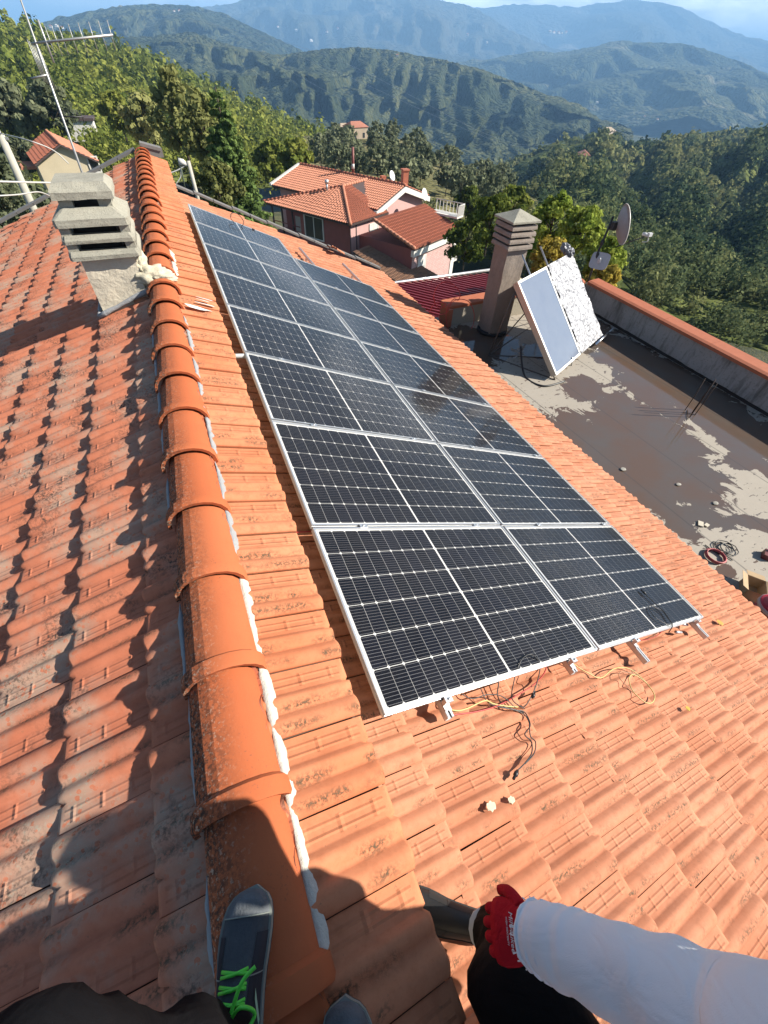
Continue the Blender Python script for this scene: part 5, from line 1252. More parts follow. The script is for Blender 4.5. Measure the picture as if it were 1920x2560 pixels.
# dish on the corner of the terrace
sd = empty('satellite_dish', (9.36, 8.30, ZT + .7), 'grey satellite dish on a dark pole at the terrace corner', 'satellite dish')
m = MB(); m.tube([(9.36, 8.28, -1.95), (9.33, 8.28, -1.2), (9.36, 8.26, -.45)], .026, 8); m.tube([(9.34, 8.28, -1.35), (9.34, 8.28, -1.22)], .045, 8); m.tube([(9.34, 8.28, -1.05), (9.345, 8.28, -.93)], .04, 8); m.build('pole', simple('dark_pole', (.035, .032, .03), .6), sd)
dn = Vector((.86, -.45, .24)); dish(sd, (9.47, 8.12, -.62), dn, .42, simple('dish_grey', (.42, .40, .40), .5), 'reflector', depth=.2)
m = MB(); m.box((9.42, 8.2, -.63), (.12, .12, .16)); m.build('bracket', simple('dark_pole', (.035, .032, .03), .6), sd)
m = MB(); lo_ = Vector((9.56, 8.0, -1.02)); hd = Vector((10.0, 7.62, -.72)); m.tube([lo_, hd], .014, 6); m.build('feed_arm', simple('dark_pole', (.035, .032, .03), .6), sd)
m = MB(); m.tube([hd, hd + Vector((-.10, .09, .02))], [.045, .035], 8); m.box(hd + Vector((.02, -.02, .02)), (.10, .07, .07)); m.tube(spline([hd, hd + Vector((.04, -.02, -.12)), hd + Vector((-.06, .04, -.14))], 6), .010, 5); m.build('receiver', M_DISH, sd)
wa = empty('wireless_antenna', (9.34, 8.24, -1.4), 'small rounded grey antenna plate clamped low on the dish pole', 'antenna')
m = MB(); bm_c = Vector((9.40, 8.20, -1.38)); n_ = Vector((-.75, -.60, .25)).normalized(); a_ = n_.cross(Vector((0, 0, 1))).normalized(); b_ = a_.cross(n_)
pts = []
for k in range(24):
    an = 2 * math.pi * k / 24; c, s_ = math.cos(an), math.sin(an); rr_ = .20 / (abs(c) ** 5 + abs(s_) ** 5) ** .2; pts.append(bm_c + a_ * c * rr_ * 1.1 + b_ * s_ * rr_ * .92)
m.prism(pts, n_ * .05); m.build('plate', simple('plate_grey', (.55, .57, .60), .4), wa)
m = MB(); m.box(bm_c + n_ * .06, (.07, .07, .09)); m.tube([bm_c + n_ * .05, bm_c + n_ * .13 + Vector((0, 0, .05))], .02, 6); m.build('mount', M_DISH, wa)
# ------------------------------------------------------------------ cables and loose things
M_BLK = simple('black_cable', (.014, .014, .015), .45, 0, .1, 9, 0); M_REDC = simple('red_cable', (.42, .03, .025), .45, 0, .05, 9, 0); M_YEL = simple('yellow_wire', (.62, .47, .17), .5, 0, .06, 9, 0); M_TAN = simple('tan_wire', (.40, .22, .12), .5, 0, .06, 9, 0)
def tile_h(Y, s):                      # height of the tile crests above the nominal plane, for things lying on the roof
    return -.118
def cable(name, pts, r, mat, label, lift=.006, n=8, surf=None, cat='cable'):
    P3 = [roofpt(p[0], p[1], (p[2] if len(p) > 2 else tile_h(*p[:2]) + lift)) for p in pts]
    m = MB(); m.tube(spline(P3, n), r, 6); o = m.build(name, mat); return tag(o, label, cat) if label else o
def connector(p, d, parent=None):
    p, d = Vector(p), Vector(d).normalized(); m = MB(); m.tube([p, p + d * .012, p + d * .013, p + d * .032, p + d * .034, p + d * .055], [.006, .009, .011, .011, .007, .007], 8); return m.build('connector', M_BLK, parent)
cable('yellow_wire', [(.10, .40, -.09), (.0, .40), (-.045, .45), (-.055, .53), (-.05, .65, -.098), (-.075, .71), (-.105, .78), (-.13, .86)], .0042, M_YEL, 'yellow wire running beside the ridge side rail end to the black cables')
cable('yellow_wire', [(.06, 1.42, -.08), (-.03, 1.53), (-.09, 1.59), (-.14, 1.67), (-.12, 1.84, -.10), (-.14, 2.0), (-.20, 2.06), (-.28, 2.08), (-.35, 2.06), (-.38, 1.98), (-.36, 1.91), (-.28, 1.88), (-.21, 1.93), (-.19, 2.0), (-.22, 2.05), (-.27, 2.08)], .0038, M_YEL, 'yellow wire looping over the tiles from the second rail end')
cable('tan_wire', [(-.20, 2.05), (-.17, 1.98), (-.15, 1.90), (-.18, 1.85), (-.24, 1.86), (-.29, 1.90)], .0026, M_TAN, 'thin brown wire curl touching the yellow wire loop')
bc = cable('black_cable', [(.10, .80, -.06), (.02, .80, -.08), (-.04, .77), (-.10, .765), (-.135, .82), (-.16, .88), (-.20, .885), (-.235, .865), (-.26, .80), (-.30, .815), (-.345, .775), (-.37, .70), (-.385, .62)], .0032, M_BLK, 'long black cable hanging down the tiles below the nearest panel')
connector(roofpt(-.383, .63, -.105), -SR * .9 - YV * .4).parent = bc
cable('black_cable', [(-.12, .80), (-.17, .87), (-.215, .875), (-.245, .84, -.10), (-.28, .83), (-.31, .84), (-.35, .79), (-.372, .70)], .0030, M_BLK, 'second black cable twisted around the long hanging one')
lc = cable('black_cable', [(-.15, .90), (-.09, .83, -.09), (-.02, .86, -.04), (.05, .93, .005), (.08, 1.01, .014), (.065, 1.07, .012), (.01, 1.10, -.02), (-.07, 1.04, -.08), (-.125, .95, -.11), (-.14, .90)], .0030, M_BLK, 'black cable looping up over the lower edge of the nearest panel')
connector(roofpt(-.115, .985, -.10), SR * .9 + YV * .5).parent = lc
cable('black_cable', [(.12, .52, -.07), (.03, .52, -.09), (-.02, .58, -.10), (-.03, .68, -.085), (-.06, .78, -.095), (-.13, .84)], .0028, M_BLK, 'thin dark cable arching low under the panel edge')
cable('black_cable', [(.08, .66, -.06), (.0, .66, -.09), (-.06, .68), (-.10, .74), (-.14, .84)], .0028, M_BLK, 'pair of dark leads dropping from under the panel edge')
cable('red_cable', [(-.06, .42), (-.08, .55), (-.09, .68), (-.085, .80), (-.075, .89), (-.05, 1.07, -.10), (.0, 1.21, -.09), (.1, 1.32, -.07)], .0038, M_REDC, 'red cable lying along the tiles under the nearest panel edge')
cable('red_cable', [(.06, 2.2, -.09), (.0, 2.40, -.10), (-.005, 2.62, -.105), (.02, 2.8, -.10)], .0032, M_REDC, 'short red cable at the foot of the terrace side column')
pc = cable('black_cable', [(.30, 2.785, .006), (.22, 2.80, .007), (.14, 2.815, .008), (.07, 2.79, .01), (.02, 2.755, .012), (-.004, 2.74, .0), (-.02, 2.74, -.05)], .0036, M_BLK, 'black cable lying on the glass of the terrace side panel')
cable('black_cable', [(.205, 2.69, .006), (.185, 2.74, .006), (.13, 2.795, .008), (.06, 2.775, .010), (.012, 2.755, .012), (.02, 2.71, .009), (.05, 2.66, .007), (.11, 2.62, .006), (.17, 2.64, .006), (.20, 2.68, .006)], .0034, M_BLK, 'black cable loop lying on the glass beside the straight one')
connector(roofpt(.30, 2.785, .010), YV + SR * -.15).parent = pc
m = MB(); m.tube([roofpt(-.02, 2.96, -.105), roofpt(-.035, 3.03, -.105)], [.012, .012], 8); m.tube([roofpt(-.035, 3.03, -.105), roofpt(-.037, 3.045, -.105)], .008, 6); tag(m.build('metal_bolt', M_ALU), 'small silver fastener lying on the tiles below the terrace side column', 'bolt')
m = MB(); m.tube([roofpt(.02, 3.13, -.09), roofpt(.0, 3.19, -.085)], .012, 8); tag(m.build('metal_bolt', M_ALU), 'silver fastener beside the terrace side rail end', 'bolt')
fl = cable('black_cable', [(9.05, .78, .012), (9.10, .72, .05), (9.22, .74, .11), (9.28, .85, .13), (9.20, .95, .08), (9.10, .95, .03), (9.02, .90, .006)], .006, M_BLK, 'black cable loop standing on the far end of the ridge side column')
connector(roofpt(9.12, 1.12, .01), SR).parent = fl
# loose tiles near the far verge
for i, (Y, s, rz, lab) in enumerate(((10.62, 3.70, .5, 'loose clay tile lying tilted near the far verge'), (10.80, 3.50, 1.3, 'loose clay tile propped on its side behind the tilted one'))):
    o = bpy.data.objects.new('loose_tile', TMESH['R']); link(o); o.matrix_world = frame(roofpt(Y, s, -.05), SR, YV, NRM) @ Matrix.Rotation(rz, 4, 'Z') @ Matrix.Rotation(rad(14), 4, 'Y'); tag(o, lab, 'roof tile')
# fallen bits on the tiles: yellow leaf, pale flakes
for (Y, s, r, col, nm, lab) in ((-.06, 3.85, .045, (.50, .30, .05), 'fallen_leaf', 'yellow brown fallen leaf on the tiles beside the terrace side column'), (-.47, .52, .020, (.66, .58, .42), 'mortar_flake', 'pale flake of mortar on the tiles left of the black cable end'), (-.455, .40, .026, (.66, .58, .42), 'mortar_flake', 'larger pale mortar flake on the tile below the panel corner'), (-.50, 2.30, .022, (.50, .36, .05), 'fallen_leaf', 'small yellow leaf caught at a tile end')):
    m = MB(); c = roofpt(Y, s, -.116); pts = []
    for k in range(14): a = 2 * math.pi * k / 14; rr_ = r * (1 + .18 * math.sin(k * 2.7)); pts.append(c + SR * math.cos(a) * rr_ + YV * math.sin(a) * rr_ * .7 + NRM * (.003 * math.sin(k * 3)))
    m.prism(pts, NRM * .0015); tag(m.build(nm, simple(nm + str(int(s * 100)), col, .8, 0, .1, 30, 0)), lab, 'leaf' if 'leaf' in nm else 'flake')
# coils, box and bucket on the terrace
def coil(c, r, n, rt, mat, name, label, squash=1.0, seed=1, spread=.02):
    g = random.Random(seed); pts = []
    for k in range(n * 14):
        a = 2 * math.pi * k / 14; w = r * (1 + .05 * math.sin(k * .37 + seed)) + g.gauss(0, spread * .12); pts.append((c[0] + math.cos(a) * w + spread * math.sin(k * .11 + seed), c[1] + math.sin(a) * w * squash + spread * math.cos(k * .13), ZT + rt + .004 + .010 * (k // 14) * .8 + g.random() * .002))
    m = MB(); m.tube(pts, rt, 6); return tag(m.build(name, mat), label, 'cable coil')
coil((5.24, .755), .118, 6, .0075, simple('red_hose', (.52, .10, .10), .5, 0, .1, 9, 0), 'cable_coil', 'round red cable coil on the terrace near the eave', 1.0, 2, .006)
coil((5.52, .80), .105, 4, .006, M_BLK, 'cable_coil', 'loose black cable coil just beyond the red one', .9, 5, .035)
m = MB(); m.tube(spline([(5.30, .95, ZT + .01), (5.33, .80, ZT + .012), (5.40, .72, ZT + .014), (5.43, .62, ZT + .012)]), .007, 6); tag(m.build('cable_tail', M_BLK), 'black cable tail lying between the two coils', 'cable')
bx_ = empty('cardboard_box', (5.2, .20, ZT), 'open cardboard box on the terrace beside the red bucket', 'box')
M_CARD = simple('cardboard', (.46, .32, .18), .85, 0, .12, 8); M3 = Matrix.Rotation(rad(38), 3, 'Z'); cbx = Vector((5.17, .20, ZT + .002))
def bp(x, y, z): return cbx + M3 @ Vector((x, y, z))
for (a, b) in (((-.13, -.10), (.13, -.10)), ((.13, -.10), (.13, .10)), ((.13, .10), (-.13, .10)), ((-.13, .10), (-.13, -.10))):
    m = MB(); p, q = bp(*a, 0), bp(*b, 0); n_ = Vector((-(q - p).y, (q - p).x, 0)).normalized() * .004; m.prism([p, q, q + Vector((0, 0, .16)), p + Vector((0, 0, .16))], n_); m.build('side', M_CARD, bx_)
for (a, b, o_) in (((-.13, -.10), (.13, -.10), (0, -.085, .03)), ((.13, -.10), (.13, .10), (.10, 0, -.02)), ((.13, .10), (-.13, .10), (0, .08, .04)), ((-.13, .10), (-.13, -.10), (-.07, 0, .07))):
    m = MB(); p, q = bp(*a, .16), bp(*b, .16); v = M3 @ Vector(o_); m.prism([p, q, q + v, p + v], (0, 0, .004)); m.build('flap', M_CARD, bx_)
m = MB(); m.box(bp(0, 0, .006), (.25, .19, .006), M3); m.build('bottom', M_CARD, bx_)
m = MB(); m.tube([bp(-.04, -.02, .02), bp(-.04, -.02, .06)], .035, 12); m.build('tape_roll', simple('tape_blue', (.20, .24, .36), .4), bx_)
bk = empty('bucket', (4.87, -.10, ZT), 'red plastic bucket with closed lid at the right edge of the terrace', 'bucket')
M_BKT = simple('red_plastic', (.52, .018, .03), .35, 0, .05, 6, 0); bcx = Vector((4.885, -.095, ZT))
m = MB(); m.tube([bcx, bcx + Vector((0, 0, .30))], [.125, .15], 28); m.build('body', M_BKT, bk)
m = MB(); m.tube([bcx + Vector((0, 0, .285)), bcx + Vector((0, 0, .335))], [.160, .160], 28); m.build('rim', simple('pale_rim', (.62, .45, .43), .4), bk)
m = MB(); m.tube([bcx + Vector((0, 0, .33)), bcx + Vector((0, 0, .345)), bcx + Vector((0, 0, .347)), bcx + Vector((0, 0, .342))], [.155, .150, .128, .125], 28); m.tube([bcx + Vector((.05, 0, .35)), bcx + Vector((-.05, 0, .35))], .012, 6); m.build('lid', M_BKT, bk)
m = MB(); m.tube(spline([bcx + Vector((-.155, 0, .28)), bcx + Vector((-.16, -.10, .20)), bcx + Vector((-.07, -.17, .17)), bcx + Vector((.08, -.17, .2)), bcx + Vector((.155, 0, .28))]), .004, 6); m.build('handle', M_GALV, bk)
m = MB(); q = Vector((5.93, .50, ZT)); m.box(q + Vector((0, 0, .04)), (.14, .10, .08), Matrix.Rotation(.5, 3, 'Z')); m.tube([q + Vector((.05, 0, .08)), q + Vector((.08, .02, .14))], .02, 8); tag(m.build('drill_case', simple('dark_red_case', (.14, .012, .015), .5)), 'dark red tool case on the terrace at the right edge', 'tool case')
# springy red cable spilling over the eave
def hoop(c, u, v, ru, rv, a0, a1, n=40): return [Vector(c) + Vector(u) * (ru * math.cos(a)) + Vector(v) * (rv * math.sin(a)) for a in np.linspace(a0, a1, n)]
Yc = 8.05
def aty(x, y, Y): r = ray(980 + x * .1929, 640 + y * .1929); return CAM + r * ((Y - CAM.y) / r.y)
m = MB(); L1 = [(480, 750), (530, 640), (620, 605), (700, 620), (620, 680), (555, 600), (545, 490), (600, 380), (700, 335), (800, 370), (880, 480), (860, 570), (800, 560), (720, 660), (700, 800), (730, 960), (800, 1080), (880, 1130), (1000, 1100), (1090, 1020), (1130, 980)]
m.tube(spline([aty(x, y, Yc - .25 * (i > 12) * (i - 12) / 8) for i, (x, y) in enumerate(L1)], 8), .009, 6)
L2 = [(560, 770), (640, 760), (720, 720), (780, 600), (880, 560), (990, 590), (1050, 690), (1065, 800), (1040, 920), (950, 1000), (850, 1010)]
m.tube(spline([aty(x, y, Yc - .02 * i) for i, (x, y) in enumerate(L2)], 8), .008, 6)
L3 = [(480, 750), (600, 790), (660, 900), (680, 1000), (780, 1070), (920, 1060), (1040, 960), (1080, 900)]
m.tube(spline([aty(x, y, Yc - .02 * i) for i, (x, y) in enumerate(L3)], 8), .007, 6)
tag(m.build('red_cable_loops', simple('bright_red_cable', (.70, .05, .045), .4, 0, .05, 9, 0)), 'springy bright red cable loops hanging over the eave by the terrace chimney', 'cable')
# ------------------------------------------------------------------ people
def cloth_material(name, col, fold=14, var=.2, rough=.9):
    col = tuple(x * (.78 if max(col) > .1 else 1) for x in col)
    t = NT(name); P = t.pos(); n = t.noise(P, 9, 4, .6); c = t.mix(n, tuple(x * (1 - var) for x in col), tuple(min(1, x * (1 + var * .5)) for x in col))
    wv = t.noise(P, 700, 2, .5); h = t.math('ADD', t.math('MULTIPLY', t.noise(t.mapping(P, (1, 1, .6)), fold, 3, .55, .8), 1.0), t.math('MULTIPLY', wv, .06))
    t.pbr(c, rough, 0, t.bump(h, .55, .02), .1); return t.m
M_TROU = cloth_material('dark_trousers', (.0050, .0050, .0062)); M_TROU2 = cloth_material('black_trousers', (.0040, .0038, .0042)); M_SHIRT = cloth_material('white_jersey', (.98, .98, 1.0), 10, .05); M_GLOVE = cloth_material('red_knit', (.50, .012, .022), 30, .15); M_GLOVE_D = simple('dark_rubber_coat', (.03, .03, .032), .7)
M_SKIN = simple('skin', (.50, .30, .21), .6, 0, .1, 12, .1); M_HAIR = simple('dark_hair', (.025, .018, .013), .7)
def limb(path, radii, n=18, fold=.0, seed=0, rings=10, freq=9.0):
    """a tapering sleeve or trouser leg swept along a path, with cloth folds; returns verts and faces"""
    pts = spline(path, rings); N = len(pts); ks = np.linspace(0, 1, len(radii)); m = MB(); prev = None; vs = []
    for i, p in enumerate(pts):
        t = (pts[min(i + 1, N - 1)] - pts[max(i - 1, 0)]).normalized(); a = prev if prev else t.orthogonal(); a = (a - t * a.dot(t)).normalized(); b = t.cross(a); prev = a; r = float(np.interp(i / (N - 1), ks, radii))
        for k in range(n):
            an = 2 * math.pi * k / n; d = a * math.cos(an) + b * math.sin(an); q = p + d * r
            vs.append(q + d * fold * (mnoise.noise(Vector((q.x, q.y, q.z)) * freq + Vector((seed, 0, 0))) + .45 * mnoise.noise(Vector((an * .8, i * .22, seed))) + .4 * mnoise.noise(q * freq * 2.6)))
    fs = [(i * n + k, i * n + (k + 1) % n, (i + 1) * n + (k + 1) % n, (i + 1) * n + k) for i in range(N - 1) for k in range(n)] + [tuple(range(n - 1, -1, -1)), tuple((N - 1) * n + k for k in range(n))]
    return vs, fs
def limb_obj(name, parts, mat, parent):
    m = MB()
    for v, f in parts: m.add(v, f, True)
    return m.build(name, mat, parent)
def body(parent, J, E_, Rd, root):
    """one continuous body grown with a skin modifier over a joint skeleton"""
    names = list(J); me = bpy.data.meshes.new('body'); me.from_pydata([tuple(J[n]) for n in names], [(names.index(a), names.index(b)) for a, b in E_], []); me.update(); me.materials.append(M_SKIN)
    o = bpy.data.objects.new('body', me); link(o, parent); o.matrix_parent_inverse = WM(parent).inverted()
    o.modifiers.new('Skin', 'SKIN'); sk = me.skin_vertices[0].data
    for i, n in enumerate(names):
        r = Rd.get(n, .05); sk[i].radius = r if isinstance(r, tuple) else (r, r); sk[i].use_root = (n == root)
    o.modifiers.new('Subdivision', 'SUBSURF').levels = 2; o.modifiers['Subdivision'].render_levels = 2
    return o
def shoe(parent, toe, heel, z0, cols, w=.056, side=1, laces=True, mark=True, up=Vector((0, 0, 1))):
    """low work shoe: sole, upper with toe cap, tongue, laces, side mark"""
    toe, heel = Vector((*toe, z0)), Vector((*heel, z0)); ax = (heel - toe); Lg = ax.length; ax.normalize(); sd = up.cross(ax).normalized()
    TS = [0, .015, .04, .085, .15, .24, .34, .44, .54, .63, .72, .84, .95, 1.0]; HW = [.20, .46, .68, .86, .97, 1.0, .97, .90, .84, .80, .78, .77, .66, .40]; HT = [.036, .050, .062, .070, .074, .079, .088, .102, .114, .120, .120, .117, .112, .095]; off = [.007, .007, .006, .004, .002, 0, -.002, -.003, -.002, 0, .001, .001, 0, 0]
    def sect(i, lo, hi, k, n=17, grow=1.0):
        out = []
        for q in range(n):
            a = math.pi * q / (n - 1); c, s = math.cos(a), math.sin(a); x = (abs(c) ** .80) * (1 if c >= 0 else -1) * HW[i] * w * grow; z = lo + (hi - lo) * (s ** .88); out.append(toe + ax * (TS[i] * Lg) + sd * (x + off[i] * side * 1.0) + up * z)
        return out
    m = MB(); vs = []; n = 17
    for i in range(len(TS)): vs += sect(i, .020, HT[i], 0)
    fs = [(i * n + k, i * n + k + 1, (i + 1) * n + k + 1, (i + 1) * n + k) for i in range(len(TS) - 1) for k in range(n - 1)] + [tuple(range(n)), tuple((len(TS) - 1) * n + k for k in range(n - 1, -1, -1))]
    nt = len(TS) - 1; groups = {'toe_cap': [], 'upper': [], 'side_panel': []}
    for i in range(nt):
        for k in range(n - 1):
            nm = 'toe_cap' if i < 4 else ('side_panel' if (k < 5 or k > n - 7) and 5 <= i <= 9 else 'upper')
            groups[nm].append((i * n + k, i * n + k + 1, (i + 1) * n + k + 1, (i + 1) * n + k))
    groups['toe_cap'].append(tuple(range(n))); groups['upper'].append(tuple(nt * n + k for k in range(n - 1, -1, -1)))
    for nm, fl_ in groups.items():
        used = sorted(set(q for f in fl_ for q in f)); ix = {q: a for a, q in enumerate(used)}; grow = {'toe_cap': .0012, 'upper': 0.0, 'side_panel': .0008}[nm]; cen = toe + ax * (Lg * .5) + up * .04
        mm = MB(); mm.add([vs[q] + (vs[q] - (toe + ax * max(0, (vs[q] - toe).dot(ax)) + up * .03)).normalized() * grow for q in used], [tuple(ix[q] for q in f) for f in fl_], True); mm.build(nm, {'toe_cap': cols[0], 'upper': cols[4], 'side_panel': cols[5]}[nm], parent)
    m = MB(); ring = []
    for i in range(len(TS)): ring.append(toe + ax * (TS[i] * Lg - (.006 if i == 0 else 0)) + sd * (HW[i] * w * 1.09 + off[i] * side))
    for i in reversed(range(len(TS))): ring.append(toe + ax * (TS[i] * Lg + (.006 if i == len(TS) - 1 else 0)) + sd * (-HW[i] * w * 1.09 + off[i] * side))
    m.prism([q + up * .008 for q in ring], up * .026); m.build('midsole', cols[1], parent); m = MB(); m.prism(ring, up * .008); m.build('outsole', cols[5], parent)
    sm_ = MB()
    i = 4; sm_.tube([q + up * .0012 for q in sect(i, .022, HT[i], 0, 17, 1.004)], .0014, 5)
    i = 7; sm_.tube([q + up * .0012 for q in sect(i, .022, HT[i], 0, 17, 1.004)][:6], .0012, 5); sm_.tube([q + up * .0012 for q in sect(i, .022, HT[i], 0, 17, 1.004)][-6:], .0012, 5)
    sm_.build('seam', cols[1], parent)
    if laces:
        lm = MB(); g = random.Random(4)
        def top(t, x): i = float(np.interp(t, TS, range(len(TS)))); h = float(np.interp(t, TS, HT)); o_ = float(np.interp(t, TS, off)); return toe + ax * (t * Lg) + sd * (x + o_ * side) + up * (h * (1 - (abs(x) / .06) ** 2 * .35) + .004)
        for t in (.40, .465, .53, .595):
            lm.tube([top(t, -.026), top(t + .012, 0) + up * .004, top(t + .022, .026)], .0032, 6)
            lm.tube([top(t, .026), top(t + .018, 0) + up * .005, top(t + .026, -.026)], .0030, 6)
        k0 = top(.62, .0) + up * .010
        for (dx, dt, hh) in ((-.055, -.10, .012), (.050, -.03, .012)):
            e = top(.62 + dt, 0) + sd * dx + up * hh; lm.tube(spline([k0, k0.lerp(e, .5) + up * .022 + ax * -.018, e, k0.lerp(e, .55) + ax * .02 + up * .006, k0], 6), .0034, 6)
        lm.tube(spline([k0, k0 + sd * -.05 + ax * .02 - up * .002, k0 + sd * -.062 + ax * .055 - up * .02, k0 + sd * -.05 + ax * .09 - up * .02]), .004, 6); lm.tube(spline([k0, k0 + sd * .02 - ax * .05 + up * .004, k0 + sd * .045 - ax * .07]), .004, 6)
        lm.build('laces', cols[2], parent)
    if mark:
        for s_ in (-1, 1):
            mk = MB()
            def sidept(t, z): i = float(np.interp(t, TS, range(len(TS)))); hw = float(np.interp(t, TS, HW)); h = float(np.interp(t, TS, HT)); zz = (z - .02) / (h - .02); k = max(0, 1 - zz ** 2.4) ** .5; return toe + ax * (t * Lg) + sd * (s_ * (hw * w * (k ** .80) + .0015)) + up * z
            for tri in (((.50, .080), (.55, .080), (.68, .046), (.66, .038)), ((.68, .046), (.66, .038), (.70, .088), (.75, .086))):
                mk.add([sidept(*q) for q in tri], [(0, 1, 2, 3)])
            mk.build('side_mark', cols[3], parent)
M_SHU = simple('grey_suede', (.15, .165, .18), .95, 0, .35, 26, .5, .004, .08); M_SHU2 = simple('dark_grey_suede', (.085, .095, .108), .95, 0, .3, 26, .4, .004, .08); M_SHU3 = simple('navy_rubber', (.035, .040, .052), .8, 0, .3, 20, .2, .003, .15); M_SOLE = simple('grey_sole', (.27, .30, .27), .8, 0, .25, 20); M_LACE = simple('green_laces', (.10, .75, .06), .5, 0, .05, 30, 0); M_MINT = simple('mint_mark', (.35, .60, .45), .6, 0, .1, 30, 0)
# the photographer, crouching astride the ridge right behind the lens
ph1 = empty('person', (-.48, -.75, .55), 'crouching person in dark trousers, grey shoes with bright green laces on the ridge', 'person')
J = dict(hip=(-.52, -1.06, 1.12), spine=(-.50, -1.12, 1.36), chest=(-.48, -1.08, 1.58), neck=(-.46, -1.02, 1.77), head=(-.44, -.98, 1.88), crown=(-.43, -.97, 2.01), chin=(-.425, -.895, 1.84),
         hl=(-.61, -1.03, 1.08), kl=(-.755, -.50, 1.05), al=(-.610, -.625, .655), fl=(-.56, -.48, .60), hr=(-.42, -1.05, 1.08), kr=(-.345, -.74, 1.00), ar=(-.425, -.90, .575), fr=(-.40, -.74, .53),
         sl=(-.66, -1.05, 1.64), el=(-.72, -.88, 1.50), wl=(-.45, -.66, 1.86), hl2=(-.38, -.60, 1.90), sr=(-.28, -1.05, 1.64), er=(-.18, -.92, 1.52), wr=(-.22, -.70, 1.84), hr2=(-.26, -.62, 1.92))
E_ = [('hip', 'spine'), ('spine', 'chest'), ('chest', 'neck'), ('neck', 'head'), ('head', 'crown'), ('head', 'chin'), ('hip', 'hl'), ('hl', 'kl'), ('kl', 'al'), ('al', 'fl'), ('hip', 'hr'), ('hr', 'kr'), ('kr', 'ar'), ('ar', 'fr'), ('chest', 'sl'), ('sl', 'el'), ('el', 'wl'), ('wl', 'hl2'), ('chest', 'sr'), ('sr', 'er'), ('er', 'wr'), ('wr', 'hr2')]
body(ph1, J, E_, dict(hip=(.14, .11), spine=(.13, .10), chest=(.15, .11), neck=.055, head=.085, crown=.07, chin=.035, hl=.075, kl=.052, al=.035, fl=.028, hr=.075, kr=.052, ar=.035, fr=.028, sl=.06, el=.042, wl=.028, hl2=.03, sr=.05, er=.040, wr=.026, hr2=.03), 'hip')
limb_obj('trousers', [limb([(-.598, -.600, .662), (-.625, -.585, .75), (-.675, -.555, .88), J['kl'], (-.72, -.76, 1.10), J['hl'], (-.52, -1.07, 1.20)], [.066, .080, .086, .092, .105, .115, .12], 22, .020, 3), limb([J['ar'], (-.395, -.84, .76), J['kr'], (-.38, -.90, 1.06), J['hr'], (-.51, -1.07, 1.20)], [.062, .070, .085, .098, .115, .12], 20, .016, 8)], M_TROU, ph1)
limb_obj('shirt', [limb([(-.515, -1.07, 1.08), (-.50, -1.11, 1.30), (-.49, -1.09, 1.52), (-.47, -1.05, 1.67), (-.46, -1.02, 1.74)], [.185, .175, .185, .150, .07], 24, .012, 5), limb([J['sr'], J['er'], (-.19, -.80, 1.70), J['wr']], [.075, .058, .050, .04], 16, .007, 2), limb([J['sl'], J['el'], (-.58, -.78, 1.70), J['wl']], [.075, .058, .05, .04], 16, .008, 6)], cloth_material('dark_blue_jersey', (.05, .06, .09)), ph1)
# shoes of the photographer
shoe(ph1, (-.530, -.375), (-.612, -.668), .572, (M_SHU, M_SOLE, M_LACE, M_MINT, M_SHU2, M_SHU3), .051, 1)
shoe(ph1, (-.385, -.632), (-.432, -.935), .500, (M_SHU, M_SOLE, M_LACE, M_MINT, M_SHU2, M_SHU3), .051, -1)
# head details
hc = Vector((-.435, -.975, 1.915)); m = MB(); bm = bmesh.new(); bmesh.ops.create_uvsphere(bm, u_segments=20, v_segments=12, radius=.108)
vsl = [(v.co.copy()) for v in bm.verts]; bm.verts.index_update(); fcs = [tuple(v.index for v in f.verts) for f in bm.faces if f.calc_center_median().z > -.01 or f.calc_center_median().y < -.03]; bm.free()
m.add([hc + Vector((v.x * .86, v.y * 1.0 - .012, v.z * 1.05 + .012)) for v in vsl], fcs, True); m.build('hair', M_HAIR, ph1)
for sx in (-1, 1):
    m = MB(); m.tube([hc + Vector((sx * .032, .078, -.005)), hc + Vector((sx * .032, .090, -.006))], [.012, .006], 8); m.build('eye', simple('eye', (.6, .58, .55), .2, 0, .02, 30, 0), ph1)
    m = MB(); m.tube([hc + Vector((sx * .083, .0, .02)), hc + Vector((sx * .092, -.006, -.01)), hc + Vector((sx * .083, .0, -.04))], [.010, .016, .008], 8); m.build('ear', M_SKIN, ph1)
m = MB(); m.tube([hc + Vector((0, .085, .005)), hc + Vector((0, .105, -.030)), hc + Vector((0, .088, -.040))], [.008, .014, .010], 8); m.build('nose', M_SKIN, ph1)
m = MB(); m.tube([hc + Vector((-.022, .080, -.062)), hc + Vector((0, .090, -.064)), hc + Vector((.022, .080, -.062))], [.003, .006, .003], 6); m.build('mouth', simple('lips', (.40, .16, .13), .5), ph1)
# second worker, bent forward with a gloved hand on the knee, one foot on the panel slope beside the raised strip
ph2 = empty('person', (.15, -1.0, -.15), 'worker with white sleeve and red glove on a black trousered knee', 'person')
KW = at_dist(1335, 2335, 1.20); KE = at_dist(1740, 2530, 1.02); KS = at_dist(2150, 2740, .92)
K = dict(hip=(.24, -1.36, .62), spine=(.33, -1.24, .86), chest=(.40, -1.00, 1.06), neck=(.45, -.84, 1.22), head=(.49, -.76, 1.31), crown=(.52, -.70, 1.43), chin=(.47, -.66, 1.27),
         hl=(.14, -1.32, .60), kl=(-.02, -.80, .50), al=(.075, -.745, .005), fl=(.01, -.70, -.05), hr=(.36, -1.34, .58), kr=(.54, -1.22, .18), ar=(.57, -1.46, -.22), fr=(.50, -1.30, -.26),
         sl=KS, el=KE, wl=KW, sr=(.58, -1.00, 1.04), er=(.72, -1.02, .74), wr=(.64, -1.12, .48), h2=(.61, -1.15, .42))
